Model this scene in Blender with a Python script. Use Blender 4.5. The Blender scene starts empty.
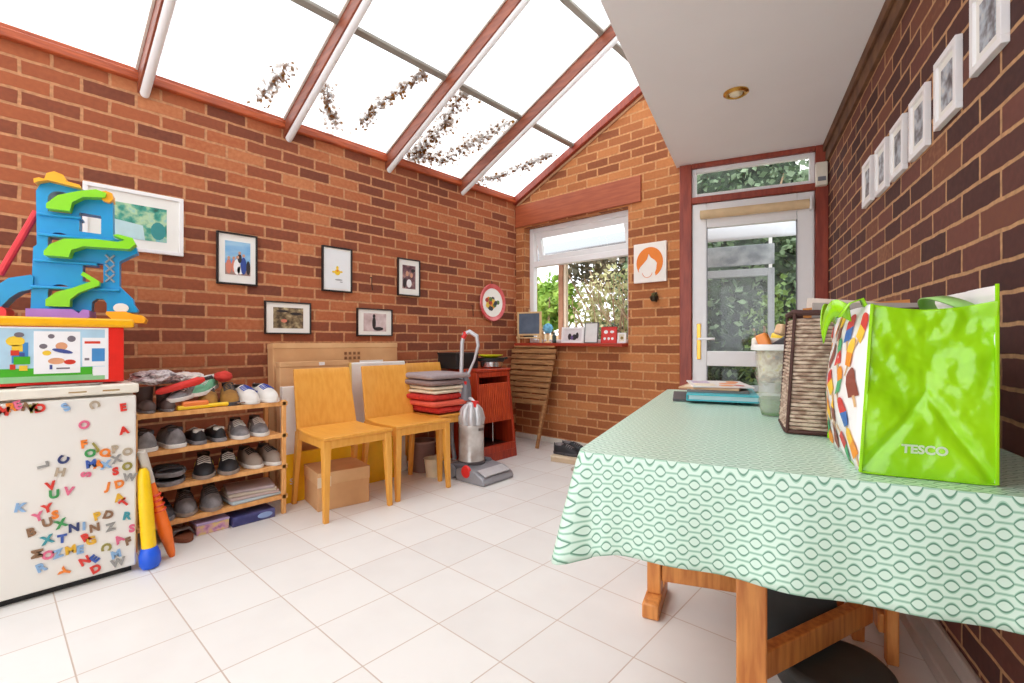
import bpy, bmesh, math, random
from mathutils import Vector, Matrix, noise

SC = bpy.context.scene
COL = SC.collection
PI = math.pi
R = math.radians
random.seed(11)

# ------------------------------------------------------------------ camera
cam_d = bpy.data.cameras.new('camera')
cam_d.sensor_width = 36.0
cam_d.lens = 475.0 / 1024.0 * 36.0
cam_d.clip_start = 0.05
cam = bpy.data.objects.new('camera', cam_d)
COL.objects.link(cam)
cam.location = (0, 0, 1.0)
cam.rotation_euler = (R(90), 0, R(42))
SC.camera = cam

# ------------------------------------------------------------------ world, exposure
world = bpy.data.worlds.new('sky')
SC.world = world
world.use_nodes = True
wn = world.node_tree
wn.nodes.clear()
w_out = wn.nodes.new('ShaderNodeOutputWorld')
w_bg = wn.nodes.new('ShaderNodeBackground')
w_tc = wn.nodes.new('ShaderNodeTexCoord')
w_nz = wn.nodes.new('ShaderNodeTexNoise')
w_nz.inputs['Scale'].default_value = 1.6
w_nz.inputs['Detail'].default_value = 4
w_rp = wn.nodes.new('ShaderNodeValToRGB')
w_rp.color_ramp.elements[0].position = 0.35
w_rp.color_ramp.elements[0].color = (0.86, 0.92, 1.0, 1)
w_rp.color_ramp.elements[1].position = 0.6
w_rp.color_ramp.elements[1].color = (1.0, 0.985, 0.96, 1)
wn.links.new(w_tc.outputs['Generated'], w_nz.inputs['Vector'])
wn.links.new(w_nz.outputs['Fac'], w_rp.inputs['Fac'])
wn.links.new(w_rp.outputs['Color'], w_bg.inputs['Color'])
wn.links.new(w_bg.outputs['Background'], w_out.inputs['Surface'])
w_bg.inputs['Strength'].default_value = 1.25
sun_d = bpy.data.lights.new('sun', 'SUN')
sun_d.energy = 0.8
sun_d.angle = R(40)
sun_d.color = (1.0, 0.95, 0.86)
sun = bpy.data.objects.new('sun', sun_d)
COL.objects.link(sun)
sun.rotation_euler = (R(8), R(-32), 0)

SC.view_settings.view_transform = 'Standard'
SC.view_settings.look = 'None'
SC.view_settings.exposure = 1.12
SC.view_settings.gamma = 1.0
SC.view_settings.use_curve_mapping = False
SC.cycles.max_bounces = 16
SC.cycles.diffuse_bounces = 10
SC.cycles.transparent_max_bounces = 24


# ------------------------------------------------------------------ materials
def lin(c):
    out = []
    for v in c[:3]:
        v = v / 255.0
        out.append(v / 12.92 if v <= 0.04045 else ((v + 0.055) / 1.055) ** 2.4)
    return (out[0], out[1], out[2], 1.0)


MATS = {}


def mat(name, rgb, rough=0.6, metal=0.0, var=0.08, scale=20.0, bump=0.0, rgb2=None, stretch=None,
        alpha=1.0, trans=0.0, spec=0.5, lo=0.35, hi=0.65, coat=0.0):
    if name in MATS:
        return MATS[name]
    m = bpy.data.materials.new(name)
    m.use_nodes = True
    nt = m.node_tree
    b = nt.nodes['Principled BSDF']
    tc = nt.nodes.new('ShaderNodeTexCoord')
    mp = nt.nodes.new('ShaderNodeMapping')
    if stretch:
        mp.inputs['Scale'].default_value = stretch
    nz = nt.nodes.new('ShaderNodeTexNoise')
    nz.inputs['Scale'].default_value = scale
    nz.inputs['Detail'].default_value = 3
    rp = nt.nodes.new('ShaderNodeValToRGB')
    c1 = lin(rgb)
    c2 = lin(rgb2) if rgb2 else tuple(v * (1 - var) for v in c1[:3]) + (1,)
    rp.color_ramp.elements[0].position = lo
    rp.color_ramp.elements[0].color = c2
    rp.color_ramp.elements[1].position = hi
    rp.color_ramp.elements[1].color = c1
    nt.links.new(tc.outputs['Object'], mp.inputs['Vector'])
    nt.links.new(mp.outputs['Vector'], nz.inputs['Vector'])
    nt.links.new(nz.outputs['Fac'], rp.inputs['Fac'])
    nt.links.new(rp.outputs['Color'], b.inputs['Base Color'])
    b.inputs['Roughness'].default_value = rough
    b.inputs['Metallic'].default_value = metal
    b.inputs['Alpha'].default_value = alpha
    b.inputs['Transmission Weight'].default_value = trans
    b.inputs['Specular IOR Level'].default_value = spec
    b.inputs['Coat Weight'].default_value = coat
    if bump:
        bp = nt.nodes.new('ShaderNodeBump')
        bp.inputs['Strength'].default_value = bump
        bp.inputs['Distance'].default_value = 0.01
        nt.links.new(nz.outputs['Fac'], bp.inputs['Height'])
        nt.links.new(bp.outputs['Normal'], b.inputs['Normal'])
    MATS[name] = m
    return m


def picture_mat(name, cols, scale=9.0, seed=0.0, detail=2.0):
    if name in MATS:
        return MATS[name]
    m = bpy.data.materials.new(name)
    m.use_nodes = True
    nt = m.node_tree
    b = nt.nodes['Principled BSDF']
    tc = nt.nodes.new('ShaderNodeTexCoord')
    mp = nt.nodes.new('ShaderNodeMapping')
    mp.inputs['Location'].default_value = (seed, seed * 1.7, seed * 0.6)
    nz = nt.nodes.new('ShaderNodeTexNoise')
    nz.inputs['Scale'].default_value = scale
    nz.inputs['Detail'].default_value = detail
    rp = nt.nodes.new('ShaderNodeValToRGB')
    n = len(cols)
    while len(rp.color_ramp.elements) < n:
        rp.color_ramp.elements.new(0.5)
    for i, c in enumerate(cols):
        rp.color_ramp.elements[i].position = 0.3 + 0.4 * i / max(1, n - 1)
        rp.color_ramp.elements[i].color = lin(c)
    nt.links.new(tc.outputs['Object'], mp.inputs['Vector'])
    nt.links.new(mp.outputs['Vector'], nz.inputs['Vector'])
    nt.links.new(nz.outputs['Fac'], rp.inputs['Fac'])
    nt.links.new(rp.outputs['Color'], b.inputs['Base Color'])
    b.inputs['Roughness'].default_value = 0.4
    MATS[name] = m
    return m


def brick_mat(name, stops, mortar, bw=0.225, rh=0.0765, ms=0.0065, bump=0.5, offset=(0, 0), rough=0.85):
    m = bpy.data.materials.new(name)
    m.use_nodes = True
    nt = m.node_tree
    L = nt.links.new
    b = nt.nodes['Principled BSDF']
    uv = nt.nodes.new('ShaderNodeUVMap')
    mp = nt.nodes.new('ShaderNodeMapping')
    mp.inputs['Location'].default_value = (offset[0], offset[1], 0)
    nz = nt.nodes.new('ShaderNodeTexNoise')
    nz.inputs['Scale'].default_value = 14
    nz.inputs['Detail'].default_value = 3
    sub = nt.nodes.new('ShaderNodeVectorMath'); sub.operation = 'SUBTRACT'
    sub.inputs[1].default_value = (0.5, 0.5, 0.5)
    scl = nt.nodes.new('ShaderNodeVectorMath'); scl.operation = 'SCALE'
    scl.inputs['Scale'].default_value = 0.010
    add = nt.nodes.new('ShaderNodeVectorMath'); add.operation = 'ADD'
    L(uv.outputs['UV'], mp.inputs['Vector'])
    L(mp.outputs['Vector'], nz.inputs['Vector'])
    L(nz.outputs['Color'], sub.inputs[0])
    L(sub.outputs[0], scl.inputs[0])
    L(mp.outputs['Vector'], add.inputs[0])
    L(scl.outputs[0], add.inputs[1])
    bk = nt.nodes.new('ShaderNodeTexBrick')
    bk.inputs['Color1'].default_value = (0, 0, 0, 1)
    bk.inputs['Color2'].default_value = (1, 1, 1, 1)
    bk.inputs['Mortar'].default_value = (0.5, 0.5, 0.5, 1)
    bk.inputs['Scale'].default_value = 1.0
    bk.inputs['Mortar Size'].default_value = ms
    bk.inputs['Mortar Smooth'].default_value = 0.35
    bk.inputs['Brick Width'].default_value = bw
    bk.inputs['Row Height'].default_value = rh
    L(add.outputs[0], bk.inputs['Vector'])
    # tonal patches inside each brick
    n2 = nt.nodes.new('ShaderNodeTexNoise')
    n2.inputs['Scale'].default_value = 45
    n2.inputs['Detail'].default_value = 5
    L(mp.outputs['Vector'], n2.inputs['Vector'])
    n3 = nt.nodes.new('ShaderNodeTexNoise')
    n3.inputs['Scale'].default_value = 2.2
    n3.inputs['Detail'].default_value = 2
    L(mp.outputs['Vector'], n3.inputs['Vector'])
    m1 = nt.nodes.new('ShaderNodeMath'); m1.operation = 'MULTIPLY_ADD'
    m1.inputs[1].default_value = 0.35
    L(n2.outputs['Fac'], m1.inputs[0])
    bw_ = nt.nodes.new('ShaderNodeMath'); bw_.operation = 'MULTIPLY_ADD'
    bw_.inputs[1].default_value = 0.8
    bw_.inputs[2].default_value = -0.12
    L(bk.outputs['Color'], bw_.inputs[0])
    L(bw_.outputs[0], m1.inputs[2])
    m2 = nt.nodes.new('ShaderNodeMath'); m2.operation = 'MULTIPLY_ADD'
    m2.inputs[1].default_value = 0.3
    L(n3.outputs['Fac'], m2.inputs[0])
    mm = nt.nodes.new('ShaderNodeMath'); mm.operation = 'SUBTRACT'
    mm.inputs[1].default_value = 0.1
    L(m1.outputs[0], mm.inputs[0])
    L(mm.outputs[0], m2.inputs[2])
    rp = nt.nodes.new('ShaderNodeValToRGB')
    while len(rp.color_ramp.elements) < len(stops):
        rp.color_ramp.elements.new(0.5)
    for i, (p, c) in enumerate(stops):
        rp.color_ramp.elements[i].position = p
        rp.color_ramp.elements[i].color = lin(c)
    L(m2.outputs[0], rp.inputs['Fac'])
    mx = nt.nodes.new('ShaderNodeMix'); mx.data_type = 'RGBA'
    L(bk.outputs['Fac'], mx.inputs[0])
    L(rp.outputs['Color'], mx.inputs[6])
    mr = nt.nodes.new('ShaderNodeValToRGB')
    mc = lin(mortar)
    mr.color_ramp.elements[0].position = 0.3
    mr.color_ramp.elements[0].color = tuple(v * 0.72 for v in mc[:3]) + (1,)
    mr.color_ramp.elements[1].position = 0.7
    mr.color_ramp.elements[1].color = tuple(min(1, v * 1.1) for v in mc[:3]) + (1,)
    L(n2.outputs['Fac'], mr.inputs['Fac'])
    L(mr.outputs['Color'], mx.inputs[7])
    L(mx.outputs[2], b.inputs['Base Color'])
    b.inputs['Roughness'].default_value = rough
    b.inputs['Specular IOR Level'].default_value = 0.25
    inv = nt.nodes.new('ShaderNodeMath'); inv.operation = 'SUBTRACT'
    inv.inputs[0].default_value = 1.0
    L(bk.outputs['Fac'], inv.inputs[1])
    hh = nt.nodes.new('ShaderNodeMath'); hh.operation = 'MULTIPLY_ADD'
    hh.inputs[1].default_value = 0.25
    L(n2.outputs['Fac'], hh.inputs[0])
    L(inv.outputs[0], hh.inputs[2])
    bp = nt.nodes.new('ShaderNodeBump')
    bp.inputs['Strength'].default_value = bump
    bp.inputs['Distance'].default_value = 0.006
    L(hh.outputs[0], bp.inputs['Height'])
    L(bp.outputs['Normal'], b.inputs['Normal'])
    return m


def tile_mat():
    m = bpy.data.materials.new('floor_tiles')
    m.use_nodes = True
    nt = m.node_tree
    L = nt.links.new
    b = nt.nodes['Principled BSDF']
    tc = nt.nodes.new('ShaderNodeTexCoord')
    mp = nt.nodes.new('ShaderNodeMapping')
    mp.inputs['Location'].default_value = (1.32, -1.375, 0)
    bk = nt.nodes.new('ShaderNodeTexBrick')
    bk.offset = 0.0
    bk.inputs['Color1'].default_value = (0, 0, 0, 1)
    bk.inputs['Color2'].default_value = (1, 1, 1, 1)
    bk.inputs['Mortar Size'].default_value = 0.0024
    bk.inputs['Mortar Smooth'].default_value = 0.2
    bk.inputs['Scale'].default_value = 1.0
    bk.inputs['Brick Width'].default_value = 0.3
    bk.inputs['Row Height'].default_value = 0.298
    L(tc.outputs['Object'], mp.inputs['Vector'])
    L(mp.outputs['Vector'], bk.inputs['Vector'])
    nz = nt.nodes.new('ShaderNodeTexNoise')
    nz.inputs['Scale'].default_value = 5
    nz.inputs['Detail'].default_value = 5
    L(tc.outputs['Object'], nz.inputs['Vector'])
    s = nt.nodes.new('ShaderNodeMath'); s.operation = 'MULTIPLY_ADD'
    s.inputs[1].default_value = 0.5
    L(bk.outputs['Color'], s.inputs[0])
    L(nz.outputs['Fac'], s.inputs[2])
    rp = nt.nodes.new('ShaderNodeValToRGB')
    rp.color_ramp.elements[0].position = 0.35
    rp.color_ramp.elements[0].color = lin((220, 216, 212))
    rp.color_ramp.elements[1].position = 0.95
    rp.color_ramp.elements[1].color = lin((228, 225, 221))
    L(s.outputs[0], rp.inputs['Fac'])
    mx = nt.nodes.new('ShaderNodeMix'); mx.data_type = 'RGBA'
    L(bk.outputs['Fac'], mx.inputs[0])
    L(rp.outputs['Color'], mx.inputs[6])
    mx.inputs[7].default_value = lin((196, 178, 164))
    L(mx.outputs[2], b.inputs['Base Color'])
    b.inputs['Roughness'].default_value = 0.42
    b.inputs['Specular IOR Level'].default_value = 0.35
    bp = nt.nodes.new('ShaderNodeBump')
    bp.invert = True
    bp.inputs['Strength'].default_value = 0.4
    bp.inputs['Distance'].default_value = 0.002
    L(bk.outputs['Fac'], bp.inputs['Height'])
    L(bp.outputs['Normal'], b.inputs['Normal'])
    return m


def cloth_mat():
    m = bpy.data.materials.new('oilcloth')
    m.use_nodes = True
    nt = m.node_tree
    L = nt.links.new
    b = nt.nodes['Principled BSDF']
    uv = nt.nodes.new('ShaderNodeUVMap')
    sx = nt.nodes.new('ShaderNodeSeparateXYZ')
    L(uv.outputs['UV'], sx.inputs[0])

    def math_(op, a, b_=None, c=None):
        n = nt.nodes.new('ShaderNodeMath')
        n.operation = op
        for i, v in enumerate((a, b_, c)):
            if v is None:
                continue
            if isinstance(v, (int, float)):
                n.inputs[i].default_value = v
            else:
                L(v, n.inputs[i])
        return n.outputs[0]
    P, D = 0.044, 0.0195
    cosx = math_('COSINE', math_('MULTIPLY', sx.outputs[0], 2 * PI / P))
    yy = math_('MULTIPLY', sx.outputs[1], 1 / (2 * D))

    def rowdist(sh):
        f = math_('FRACT', math_('ADD', yy, 0.5 + sh))
        return math_('MULTIPLY', math_('ABSOLUTE', math_('SUBTRACT', f, 0.5)), 2.0)  # in units of D
    v1 = rowdist(0.0)
    v2 = rowdist(0.5)
    cp = math_('POWER', math_('MAXIMUM', cosx, 0.0), 0.8)
    cm_ = math_('POWER', math_('MAXIMUM', math_('MULTIPLY', cosx, -1.0), 0.0), 0.8)
    h1 = math_('MULTIPLY_ADD', cp, 0.54, 0.12)
    h2 = math_('MULTIPLY_ADD', cm_, 0.54, 0.12)
    d = math_('MAXIMUM', math_('SUBTRACT', h1, v1), math_('SUBTRACT', h2, v2))
    # 0 outside, 1 in the ring, 0 in the eye
    mr = nt.nodes.new('ShaderNodeValToRGB')
    cr = mr.color_ramp
    band = (208, 232, 216)
    base = (164, 206, 182)
    eye = (206, 230, 214)
    dark = (92, 144, 118)
    for _ in range(5):
        cr.elements.new(0.5)
    data = [(0.0, band), (0.28, band), (0.31, base), (0.38, base), (0.42, dark), (0.54, dark), (0.59, eye)]
    for e, (p, c) in zip(cr.elements, data):
        e.position = p
        e.color = lin(c)
    dd = math_('ADD', d, 0.3)
    L(dd, mr.inputs['Fac'])
    L(mr.outputs['Color'], b.inputs['Base Color'])
    b.inputs['Roughness'].default_value = 0.38
    b.inputs['Coat Weight'].default_value = 0.35
    b.inputs['Coat Roughness'].default_value = 0.3
    b.inputs['Specular IOR Level'].default_value = 0.5
    nz = nt.nodes.new('ShaderNodeTexNoise')
    nz.inputs['Scale'].default_value = 9
    L(uv.outputs['UV'], nz.inputs['Vector'])
    bp = nt.nodes.new('ShaderNodeBump')
    bp.inputs['Strength'].default_value = 0.25
    bp.inputs['Distance'].default_value = 0.01
    L(nz.outputs['Fac'], bp.inputs['Height'])
    L(bp.outputs['Normal'], b.inputs['Normal'])
    return m


def glass_mat(name, tint=(1, 1, 1), gloss=0.06, milky=0.0, rough=0.02, milk=(1, 1, 1)):
    m = bpy.data.materials.new(name)
    m.use_nodes = True
    nt = m.node_tree
    nt.nodes.clear()
    L = nt.links.new
    out = nt.nodes.new('ShaderNodeOutputMaterial')
    tr = nt.nodes.new('ShaderNodeBsdfTransparent')
    tr.inputs['Color'].default_value = tint + (1,)
    gl = nt.nodes.new('ShaderNodeBsdfGlossy')
    gl.inputs['Roughness'].default_value = rough
    lw = nt.nodes.new('ShaderNodeLayerWeight')
    lw.inputs['Blend'].default_value = 0.12
    ml = nt.nodes.new('ShaderNodeMath'); ml.operation = 'MULTIPLY_ADD'
    ml.inputs[1].default_value = 0.4
    ml.inputs[2].default_value = gloss
    L(lw.outputs['Fresnel'], ml.inputs[0])
    mx = nt.nodes.new('ShaderNodeMixShader')
    L(ml.outputs[0], mx.inputs[0])
    L(tr.outputs[0], mx.inputs[1])
    L(gl.outputs[0], mx.inputs[2])
    last = mx.outputs[0]
    if milky:
        tl = nt.nodes.new('ShaderNodeBsdfTranslucent')
        tl.inputs['Color'].default_value = milk + (1,)
        nz = nt.nodes.new('ShaderNodeTexNoise')
        tc = nt.nodes.new('ShaderNodeTexCoord')
        nz.inputs['Scale'].default_value = 2.5
        nz.inputs['Detail'].default_value = 5
        L(tc.outputs['Object'], nz.inputs['Vector'])
        mr = nt.nodes.new('ShaderNodeMath'); mr.operation = 'MULTIPLY_ADD'
        mr.inputs[1].default_value = 0.4
        mr.inputs[2].default_value = milky - 0.2
        L(nz.outputs['Fac'], mr.inputs[0])
        m2 = nt.nodes.new('ShaderNodeMixShader')
        L(mr.outputs[0], m2.inputs[0])
        L(last, m2.inputs[1])
        L(tl.outputs[0], m2.inputs[2])
        last = m2.outputs[0]
    L(last, out.inputs['Surface'])
    return m


BR_LEFT = brick_mat('orange_brown_brick', [(0.0, (108, 62, 48)), (0.25, (132, 74, 54)), (0.5, (154, 86, 58)),
                                           (0.75, (172, 98, 64)), (1.0, (196, 128, 86))], (198, 142, 102), ms=0.0085)
BR_WIN = brick_mat('warm_orange_brick', [(0.0, (128, 74, 48)), (0.3, (152, 90, 56)), (0.6, (174, 108, 66)),
                                         (1.0, (202, 134, 82))], (206, 150, 102), offset=(0.07, 0.02), ms=0.0085)
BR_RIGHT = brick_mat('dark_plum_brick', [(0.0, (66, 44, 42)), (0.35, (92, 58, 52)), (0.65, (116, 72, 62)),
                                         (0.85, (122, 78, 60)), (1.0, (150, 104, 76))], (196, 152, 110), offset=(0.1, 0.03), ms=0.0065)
TILE = tile_mat()
CLOTH = cloth_mat()
GLASS = glass_mat('clear_glass', gloss=0.02)
ROOFGLASS = glass_mat('cloudy_roof_glazing', tint=(0.97, 0.98, 1.0), gloss=0.02, milky=0.35, milk=(0.98, 0.98, 0.96))
WHITEP = mat('white_plaster', (240, 238, 238), 0.9, var=0.02, scale=3)
UPVC = mat('white_upvc', (238, 238, 238), 0.3, var=0.02)
REDWOOD = mat('red_brown_stained_wood', (190, 92, 50), 0.45, rgb2=(156, 70, 40), stretch=(1, 1, 12), scale=6)
REDWOOD_H = mat('red_brown_beam', (172, 88, 52), 0.5, rgb2=(154, 74, 44), stretch=(1, 10, 10), scale=5)
DOORWOOD = mat('dark_red_door_frame', (158, 68, 46), 0.4, rgb2=(134, 52, 36), stretch=(8, 8, 1), scale=6)
PINE = mat('pine_wood', (236, 178, 112), 0.45, rgb2=(220, 156, 90), stretch=(3, 3, 1), scale=14)
GOLD = mat('golden_beech', (234, 170, 76), 0.4, rgb2=(226, 158, 64), stretch=(6, 6, 1), scale=8)
GOLD_SEAT = mat('golden_beech_seat', (232, 166, 70), 0.4, rgb2=(224, 154, 60), stretch=(1, 9, 9), scale=6)
ORANGEPINE = mat('orange_pine', (220, 148, 78), 0.45, rgb2=(192, 116, 56), stretch=(8, 8, 1), scale=7)
BLACKFR = mat('black_frame_paint', (36, 30, 30), 0.4)
WHITEFR = mat('white_frame_paint', (240, 238, 238), 0.4, var=0.02)
MATBOARD = mat('white_mount_board', (238, 236, 230), 0.8, var=0.02)
CARD = mat('brown_cardboard', (214, 166, 118), 0.85, rgb2=(200, 150, 102), scale=5)
CARD2 = mat('pale_cardboard', (222, 178, 130), 0.85, rgb2=(208, 162, 114), scale=5)
WHITECARD = mat('white_board', (236, 234, 230), 0.6, var=0.03)
YELLOWCARD = mat('yellow_board', (252, 204, 30), 0.5, var=0.06)
FRIDGE = mat('white_enamel', (232, 229, 222), 0.3, var=0.03, scale=2)
DARK = mat('near_black', (28, 28, 30), 0.5)
SHADOWGREY = mat('dark_gap', (70, 66, 62), 0.8)
BRASS = mat('brass', (212, 164, 78), 0.25, 1.0)
CHROME = mat('chrome', (210, 212, 216), 0.18, 1.0)
SILVER = mat('silver_plastic', (204, 204, 206), 0.3, 0.35)
CLEARBIN = mat('smoky_clear_bin', (212, 208, 204), 0.15, 0.2, rgb2=(176, 166, 158), scale=9, coat=0.6)
GREYPL = mat('grey_plastic', (128, 128, 134), 0.4)
REDPL = mat('red_plastic', (220, 40, 36), 0.35)
GREEN_LEAF = mat('leaf_green', (112, 146, 58), 0.6, rgb2=(70, 104, 40), scale=6)


# ------------------------------------------------------------------ mesh builder
class MB:
    def __init__(self):
        self.bm = bmesh.new()
        self.mi = 0

    def _face(self, vs):
        try:
            f = self.bm.faces.new(vs)
            f.material_index = self.mi
            return f
        except ValueError:
            return None

    def box(self, x0, x1, y0, y1, z0, z1, M=None):
        co = [(x0, y0, z0), (x1, y0, z0), (x1, y1, z0), (x0, y1, z0), (x0, y0, z1), (x1, y0, z1), (x1, y1, z1), (x0, y1, z1)]
        return self.hexa(co, M)

    def hexa(self, co, M=None):
        v = [self.bm.verts.new(M @ Vector(c) if M else Vector(c)) for c in co]
        for f in ((0, 3, 2, 1), (4, 5, 6, 7), (0, 1, 5, 4), (1, 2, 6, 5), (2, 3, 7, 6), (3, 0, 4, 7)):
            self._face([v[i] for i in f])
        return self

    def rings(self, rings, cap=True, closed=True):
        vs = [[self.bm.verts.new(Vector(p)) for p in r] for r in rings]
        n = len(vs[0])
        for a, b in zip(vs[:-1], vs[1:]):
            for i in range(n if closed else n - 1):
                j = (i + 1) % n
                self._face([a[i], a[j], b[j], b[i]])
        if cap and closed:
            self._face(list(reversed(vs[0])))
            self._face(vs[-1])
        return self

    def tube(self, pts, r, n=8, cap=True, flat=1.0):
        pts = [Vector(p) for p in pts]
        rr = r if isinstance(r, (list, tuple)) else [r] * len(pts)
        rings = []
        up = None
        for i, p in enumerate(pts):
            if i == 0:
                t = pts[1] - p
            elif i == len(pts) - 1:
                t = p - pts[-2]
            else:
                t = (pts[i + 1] - p).normalized() + (p - pts[i - 1]).normalized()
            if t.length < 1e-9:
                t = Vector((0, 0, 1))
            t.normalize()
            if up is None:
                a = Vector((0, 0, 1)) if abs(t.z) < 0.9 else Vector((1, 0, 0))
                up = (a - t * a.dot(t)).normalized()
            else:
                up = (up - t * up.dot(t))
                if up.length < 1e-6:
                    up = t.orthogonal()
                up.normalize()
            s = t.cross(up)
            rings.append([p + (up * math.cos(2 * PI * k / n) + s * math.sin(2 * PI * k / n) * flat) * rr[i] for k in range(n)])
        return self.rings(rings, cap)

    def lathe(self, prof, c=(0, 0, 0), n=24, axis='z', cap=True, sx=1.0, sy=1.0):
        rings = []
        for r, h in prof:
            ring = []
            for k in range(n):
                a = 2 * PI * k / n
                p = (r * math.cos(a) * sx, r * math.sin(a) * sy, h)
                if axis == 'x':
                    p = (h, r * math.cos(a) * sx, r * math.sin(a) * sy)
                elif axis == 'y':
                    p = (r * math.cos(a) * sx, -h, r * math.sin(a) * sy)
                ring.append((p[0] + c[0], p[1] + c[1], p[2] + c[2]))
            rings.append(ring)
        return self.rings(rings, cap)

    def prism(self, pts, a, b, axis='y', M=None):
        """polygon pts (2D) extruded from a to b along axis"""
        def to(p, h):
            q = {'y': (p[0], h, p[1]), 'x': (h, p[0], p[1]), 'z': (p[0], p[1], h)}[axis]
            return M @ Vector(q) if M else Vector(q)
        lo = [self.bm.verts.new(to(p, a)) for p in pts]
        hi = [self.bm.verts.new(to(p, b)) for p in pts]
        n = len(pts)
        self._face(lo)
        self._face(list(reversed(hi)))
        for i in range(n):
            j = (i + 1) % n
            self._face([lo[j], lo[i], hi[i], hi[j]])
        return self

    def grid(self, fn, nu, nv, thick=None):
        vs = [[self.bm.verts.new(Vector(fn(i / nu, j / nv))) for i in range(nu + 1)] for j in range(nv + 1)]
        for j in range(nv):
            for i in range(nu):
                self._face([vs[j][i], vs[j][i + 1], vs[j + 1][i + 1], vs[j + 1][i]])
        return self

    def leaf(self, p, s, rnd=random):
        d = Vector((rnd.uniform(-1, 1), rnd.uniform(-1, 1), rnd.uniform(-1, 1)))
        if d.length < 0.01:
            d = Vector((1, 0, 0))
        d.normalize()
        o = d.orthogonal().normalized()
        q = Matrix.Rotation(rnd.uniform(0, 6.28), 3, d) @ o
        p = Vector(p)
        e = d.cross(q) * 0.35
        v = [self.bm.verts.new(x) for x in (p, p + (q * 0.5 + e) * s, p + q * s, p + (q * 0.5 - e) * s)]
        self._face(v)

    def build(self, name, m, parent=None, loc=None, rz=None, smooth=35, bevel=0.0, seg=2, uv=False, solid=0.0,
              sub=0, recalc=True):
        if recalc:
            bmesh.ops.recalc_face_normals(self.bm, faces=self.bm.faces[:])
        me = bpy.data.meshes.new(name)
        self.bm.to_mesh(me)
        self.bm.free()
        return link_mesh(name, me, m, parent, loc, rz, smooth, bevel, seg, uv, solid, sub)


def link_mesh(name, me, m, parent=None, loc=None, rz=None, smooth=35, bevel=0.0, seg=2, uv=False, solid=0.0, sub=0):
    for mm in (m if isinstance(m, (list, tuple)) else [m]):
        me.materials.append(mm)
    if smooth:
        me.polygons.foreach_set('use_smooth', [True] * len(me.polygons))
        me.set_sharp_from_angle(angle=R(smooth))
    if uv:
        ul = me.uv_layers.new(name='UVMap')
        for p in me.polygons:
            n = p.normal
            for li in p.loop_indices:
                c = me.vertices[me.loops[li].vertex_index].co
                if abs(n.z) > 0.8:
                    ul.data[li].uv = (c.x, c.y)
                elif abs(n.x) > abs(n.y):
                    ul.data[li].uv = (c.y, c.z)
                else:
                    ul.data[li].uv = (c.x, c.z)
    o = bpy.data.objects.new(name, me)
    COL.objects.link(o)
    if parent:
        o.parent = parent
    if loc:
        o.location = loc
    if rz is not None:
        o.rotation_euler = (0, 0, rz)
    if solid:
        s = o.modifiers.new('solid', 'SOLIDIFY')
        s.thickness = solid
    if bevel:
        b = o.modifiers.new('bevel', 'BEVEL')
        b.width = bevel
        b.segments = seg
        b.limit_method = 'ANGLE'
    if sub:
        b = o.modifiers.new('sub', 'SUBSURF')
        b.levels = sub
        b.render_levels = sub
    return o


def tag(o, label=None, cat=None, group=None, kind=None):
    if label:
        o['label'] = label
    if cat:
        o['category'] = cat
    if group:
        o['group'] = group
    if kind:
        o['kind'] = kind
    return o


def thing(name, label, cat, loc=(0, 0, 0), rz=0.0, group=None):
    o = bpy.data.objects.new(name, None)
    o.empty_display_size = 0.05
    COL.objects.link(o)
    o.location = loc
    o.rotation_euler = (0, 0, rz)
    return tag(o, label, cat, group)


def struct(o):
    o['kind'] = 'structure'
    return o


def curve_mesh(splines, ext, bevel=0.0):
    """2D curves with holes -> mesh lying in local XY, extruded +-ext in Z"""
    cu = bpy.data.curves.new('tmp', 'CURVE')
    cu.dimensions = '2D'
    cu.fill_mode = 'BOTH'
    cu.extrude = ext
    cu.bevel_depth = bevel
    for pts in splines:
        s = cu.splines.new('POLY')
        s.points.add(len(pts) - 1)
        for q, p in zip(s.points, pts):
            q.co = (p[0], p[1], 0, 1)
        s.use_cyclic_u = True
    return to_mesh(cu)


def text_mesh(txt, size, ext, offset=0.0, bevel=0.0):
    cu = bpy.data.curves.new('tmp', 'FONT')
    cu.body = txt
    cu.size = size
    cu.extrude = ext
    cu.offset = offset
    cu.bevel_depth = bevel
    cu.align_x = 'CENTER'
    cu.align_y = 'CENTER'
    cu.resolution_u = 3
    return to_mesh(cu)


def to_mesh(cu):
    o = bpy.data.objects.new('tmp', cu)
    COL.objects.link(o)
    dg = bpy.context.evaluated_depsgraph_get()
    me = bpy.data.meshes.new_from_object(o.evaluated_get(dg))
    bpy.data.objects.remove(o)
    bpy.data.curves.remove(cu)
    me.materials.clear()
    return me


UPRIGHT = Matrix.Rotation(R(90), 4, 'X')   # XY -> XZ, facing -y


def rounded(w, d, r, n=5):
    pts = []
    for cx, cy, a0 in ((w / 2 - r, d / 2 - r, 0), (-w / 2 + r, d / 2 - r, 90), (-w / 2 + r, -d / 2 + r, 180), (w / 2 - r, -d / 2 + r, 270)):
        for k in range(n + 1):
            a = R(a0 + 90 * k / n)
            pts.append((cx + r * math.cos(a), cy + r * math.sin(a)))
    return pts


XL = -3.31      # left wall face
YW = 3.74       # window wall face
RB = Vector((-0.592, 4.022, 0))  # corner of door wall and right wall
AB = math.atan2(0.2857, 0.9583)  # direction of the door wall


def B(s, q, z=0.0):
    """point s metres from the far corner along the right wall, q metres out from it"""
    return Vector((RB.x + s * 0.2857 - q * 0.9583, RB.y - s * 0.9583 - q * 0.2857, z))


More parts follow.
